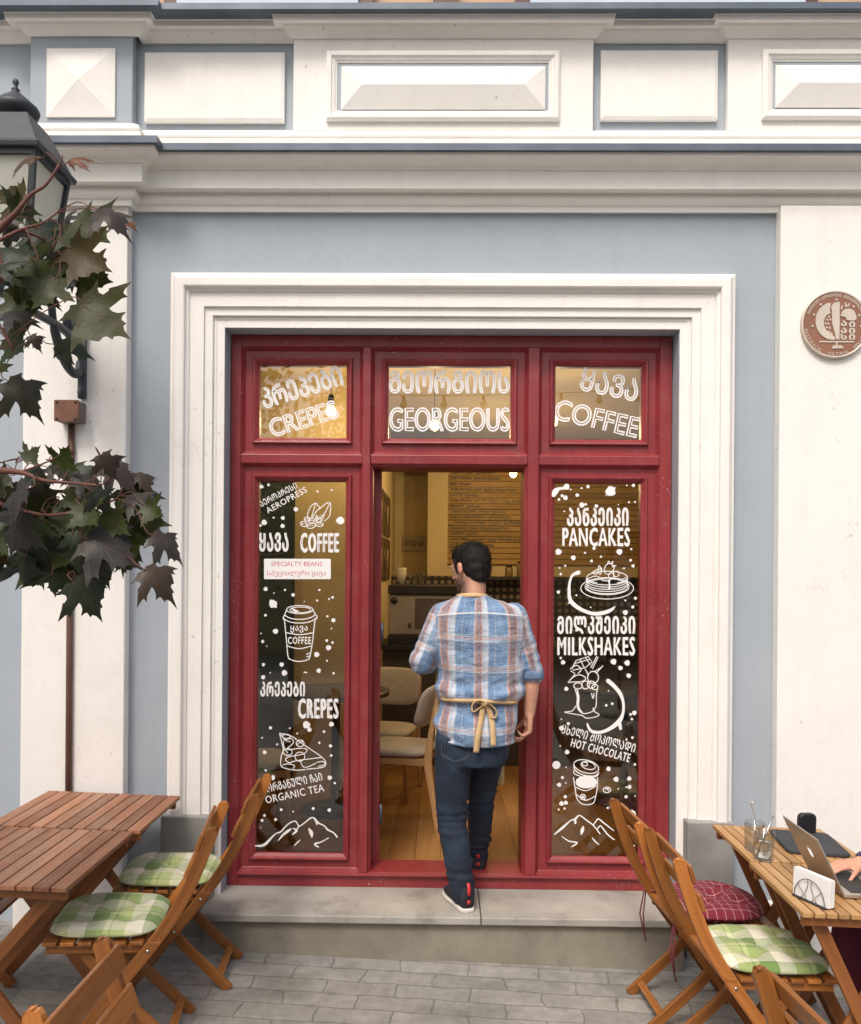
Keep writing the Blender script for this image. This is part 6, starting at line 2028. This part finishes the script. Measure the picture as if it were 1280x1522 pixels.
# limbs and leaves of the crown outside the picture
limbs = []
for i in range(9):
    st = tp[14 + i]; a = rd.uniform(100, 330) if i < 7 else rd.uniform(0, 360)
    e = st + V((math.cos(R(a)) * rd.uniform(.7, 1.3), math.sin(R(a)) * rd.uniform(.7, 1.3), rd.uniform(.3, .9)))
    q = smooth_line([st, (st + e) / 2 + V((0, 0, .12)), e], 5)
    bmu.tube(q, [.035 * (1 - j / len(q)) + .004 for j in range(len(q))], 8); limbs.append(q)
for i in range(520):
    q = rd.choice(limbs); p = rd.choice(q[3:]) + V((rd.gauss(0, .28), rd.gauss(0, .28), rd.gauss(0, .22)))
    if p.y > .2 and p.x > -.5625 * p.y - .02 - .12 * p.y: continue          # stay out of the picture
    if p.y > .3 and p.x > -.62 * p.y: continue
    a = rd.uniform(0, 6.3); tip = V((math.cos(a), math.sin(a), -.6))
    cr.leaf(p, tip, V((rd.uniform(-.4, .4), rd.uniform(-.4, .4), 1)), rd.uniform(.06, .11), rd.random(), 0, .4, .2, 500 + i)
# leaf stalks to the nearest branch
for base, tip in twigs:
    q = min(BR, key=lambda b: (b - base).length + (.03 if b.x > base.x else 0))
    mid = (base + q) / 2 + V((0, 0, .018))
    cr.st.tube(smooth_line([base + tip.normalized() * .004, base - tip.normalized() * .018, mid, q], 3), .0011, 5)
cm = cr.m
local(cm, TO); local(cr.vn, TO); local(cr.st, TO); local(bmu, TO); local(bml, TO)
crown = cm.build('crown', leaf_mats(), tree, recalc=False)
at = crown.data.color_attributes.new('hue', 'FLOAT_COLOR', 'POINT')
at.data.foreach_set('color', [x for h in cr.h for x in (h[0], h[1], 0, 1)])
cr.vn.build('leaf_veins', pbr('leaf_vein', (.085, .060, .035), .6, .2), crown, recalc=False)
cr.st.build('leaf_stalks', M['twig'], crown)
bmu.build('branch', M['twig'], tree); bml.build('branch', M['twig'], tree)
# ---------------------------------------------------------------- the laptop user at the right edge
SO = V((1.98, 3.12, gz(1.98)))
user = thing('person', 'seated person in a purple top and maroon trousers, one hand on the laptop', 'person', SO)
G = SO.z
sl_a, sr_a = V((1.93, 3.32, G + 1.07)), V((1.93, 2.93, G + 1.07))
HCu = V((1.90, 3.12, G + 1.34)); HRu = Matrix.Rotation(R(90), 3, 'Z') @ Matrix.Rotation(R(-12), 3, 'X')
hpl, hpr = V((1.97, 3.21, G + .50)), V((1.97, 3.03, G + .50))
kn_l, kn_r = V((1.545, 3.24, G + .54)), V((1.56, 3.02, G + .54))
an_l, an_r = V((1.66, 3.32, G + .09)), V((1.70, 3.0, G + .09))
wr_l = P(1278, 1283, 3.22); wr_r = V((1.62, 2.98, tz(1.6) + .045))
el_l, el_r = V((1.80, 3.40, G + .80)), V((1.86, 2.90, G + .80))
m = MB(); head_shapes(m, HCu, HRu, .97)
m.capsule(HCu + V((.02, 0, -.06)), V((1.95, 3.12, G + 1.10)), .052, .06)
loft_keys(m, [(G + .46, 1.99, 3.12, .10, .15), (G + .62, 2.0, 3.12, .09, .13), (G + .85, 1.98, 3.12, .10, .15), (G + 1.06, 1.95, 3.12, .085, .16)], 30, 4)
for a, b, c in ((sl_a, el_l, wr_l), (sr_a, el_r, wr_r)):
    m.capsule(a, b, .045, .037); m.capsule(b, c, .040, .026)
for a, b, c in ((hpl, kn_l, an_l), (hpr, kn_r, an_r)):
    m.capsule(a, b, .075, .05); m.capsule(b, c, .05, .034); m.capsule(c, c + V((-.13, 0, -.045)), .034, .026)
hand(m, wr_l, V((-1, -.12, -.10)), V((0, 0, -1)), V((.1, -1, 0)), ((12, 26, 20), (14, 28, 22), (16, 30, 22), (18, 32, 24)), .95, .16, .35)
hand(m, wr_r, V((-1, .1, -.10)), V((0, 0, -1)), V((.1, 1, 0)), ((12, 26, 20), (14, 28, 22), (16, 30, 22), (18, 32, 24)), .95, .16, .35)
me = finish(m, .0055, 4)
paint_tone(me, lambda co: (0, .3 if (co - wr_l).length > .07 and (co - wr_l).length < .2 else 0))
link_mesh('body', local(me, SO), M['skin'], user)
m = MB(); q = lambda x, y, z: HCu + HRu @ V((x, y, z))
m.ell(q(0, -.018, .042), (.083, .102, .090), HRu); m.ell(q(0, .03, .082), (.062, .062, .044), HRu); m.ell(q(0, -.05, -.03), (.07, .06, .07), HRu)
link_mesh('hair', local(finish(m, .006, 4), SO), M['hair'], user)
for sx in (-1, 1):
    m = MB(); m.ell(q(sx * .033, .079, .004), (.0115, .0115, .0115), None, 12, 8); local(m, SO).build('eye', pbr('eye_white', (.75, .72, .68), .2), user)
m = MB()
loft_keys(m, [(G + .46, 1.99, 3.12, .125, .175), (G + .62, 2.0, 3.12, .118, .16), (G + .85, 1.985, 3.12, .125, .18), (G + 1.0, 1.965, 3.12, .115, .19), (G + 1.09, 1.945, 3.12, .085, .14), (G + 1.13, 1.94, 3.12, .07, .08)], 40, 5)
for a, b, c in ((sl_a, el_l, wr_l), (sr_a, el_r, wr_r)):
    m.capsule(a, b, .066, .054); m.capsule(b, b + (c - b) * .93, .054, .036)
sm2 = finish(m, .009, 5); sm2.update(); nr = [v.normal.copy() for v in sm2.vertices]
for v, n_ in zip(sm2.vertices, nr): v.co += n_ * (.006 * noise.noise(v.co * 16) + .004 * noise.noise(v.co * 34))
link_mesh('top', local(sm2, SO), pbr('purple_knit', (.045, .035, .075), .9, .2, 20, .5, 300), user)
m = MB()
loft_keys(m, [(G + .42, 1.99, 3.12, .13, .185), (G + .50, 1.99, 3.12, .135, .185), (G + .58, 2.0, 3.12, .12, .165)], 30, 4)
for a, b, c in ((hpl, kn_l, an_l), (hpr, kn_r, an_r)):
    m.capsule(a, b, .098, .074); m.capsule(b, b + (c - b) * .95, .074, .060)
sm2 = finish(m, .010, 5); sm2.update(); nr = [v.normal.copy() for v in sm2.vertices]
for v, n_ in zip(sm2.vertices, nr): v.co += n_ * (.006 * noise.noise(v.co * 14) + .003 * noise.noise(v.co * 40))
link_mesh('trousers', local(sm2, SO), pbr('maroon_cotton', (.10, .010, .028), .9, .15, 15, .4, 250), user)
M['shoe_w'] = pbr('pale_canvas_shoe', (.42, .37, .30), .8, .15, 20)
for a in (an_l, an_r):
    m = MB(); h = V((a.x + .06, a.y, gz(a.x) + .001)); rows = []
    for d, wd, hh in ((0, .022, .06), (.02, .034, .10), (.07, .037, .105), (.12, .040, .08), (.19, .046, .055), (.24, .040, .045), (.265, .018, .03)):
        rows.append([h + V((-d, wd * math.cos(t), .002 + hh * (.5 + .5 * math.sin(t)))) for t in [2 * math.pi * k / 20 for k in range(20)]])
    m.loft(rows); local(m, SO).build('shoe', M['shoe_w'], user)
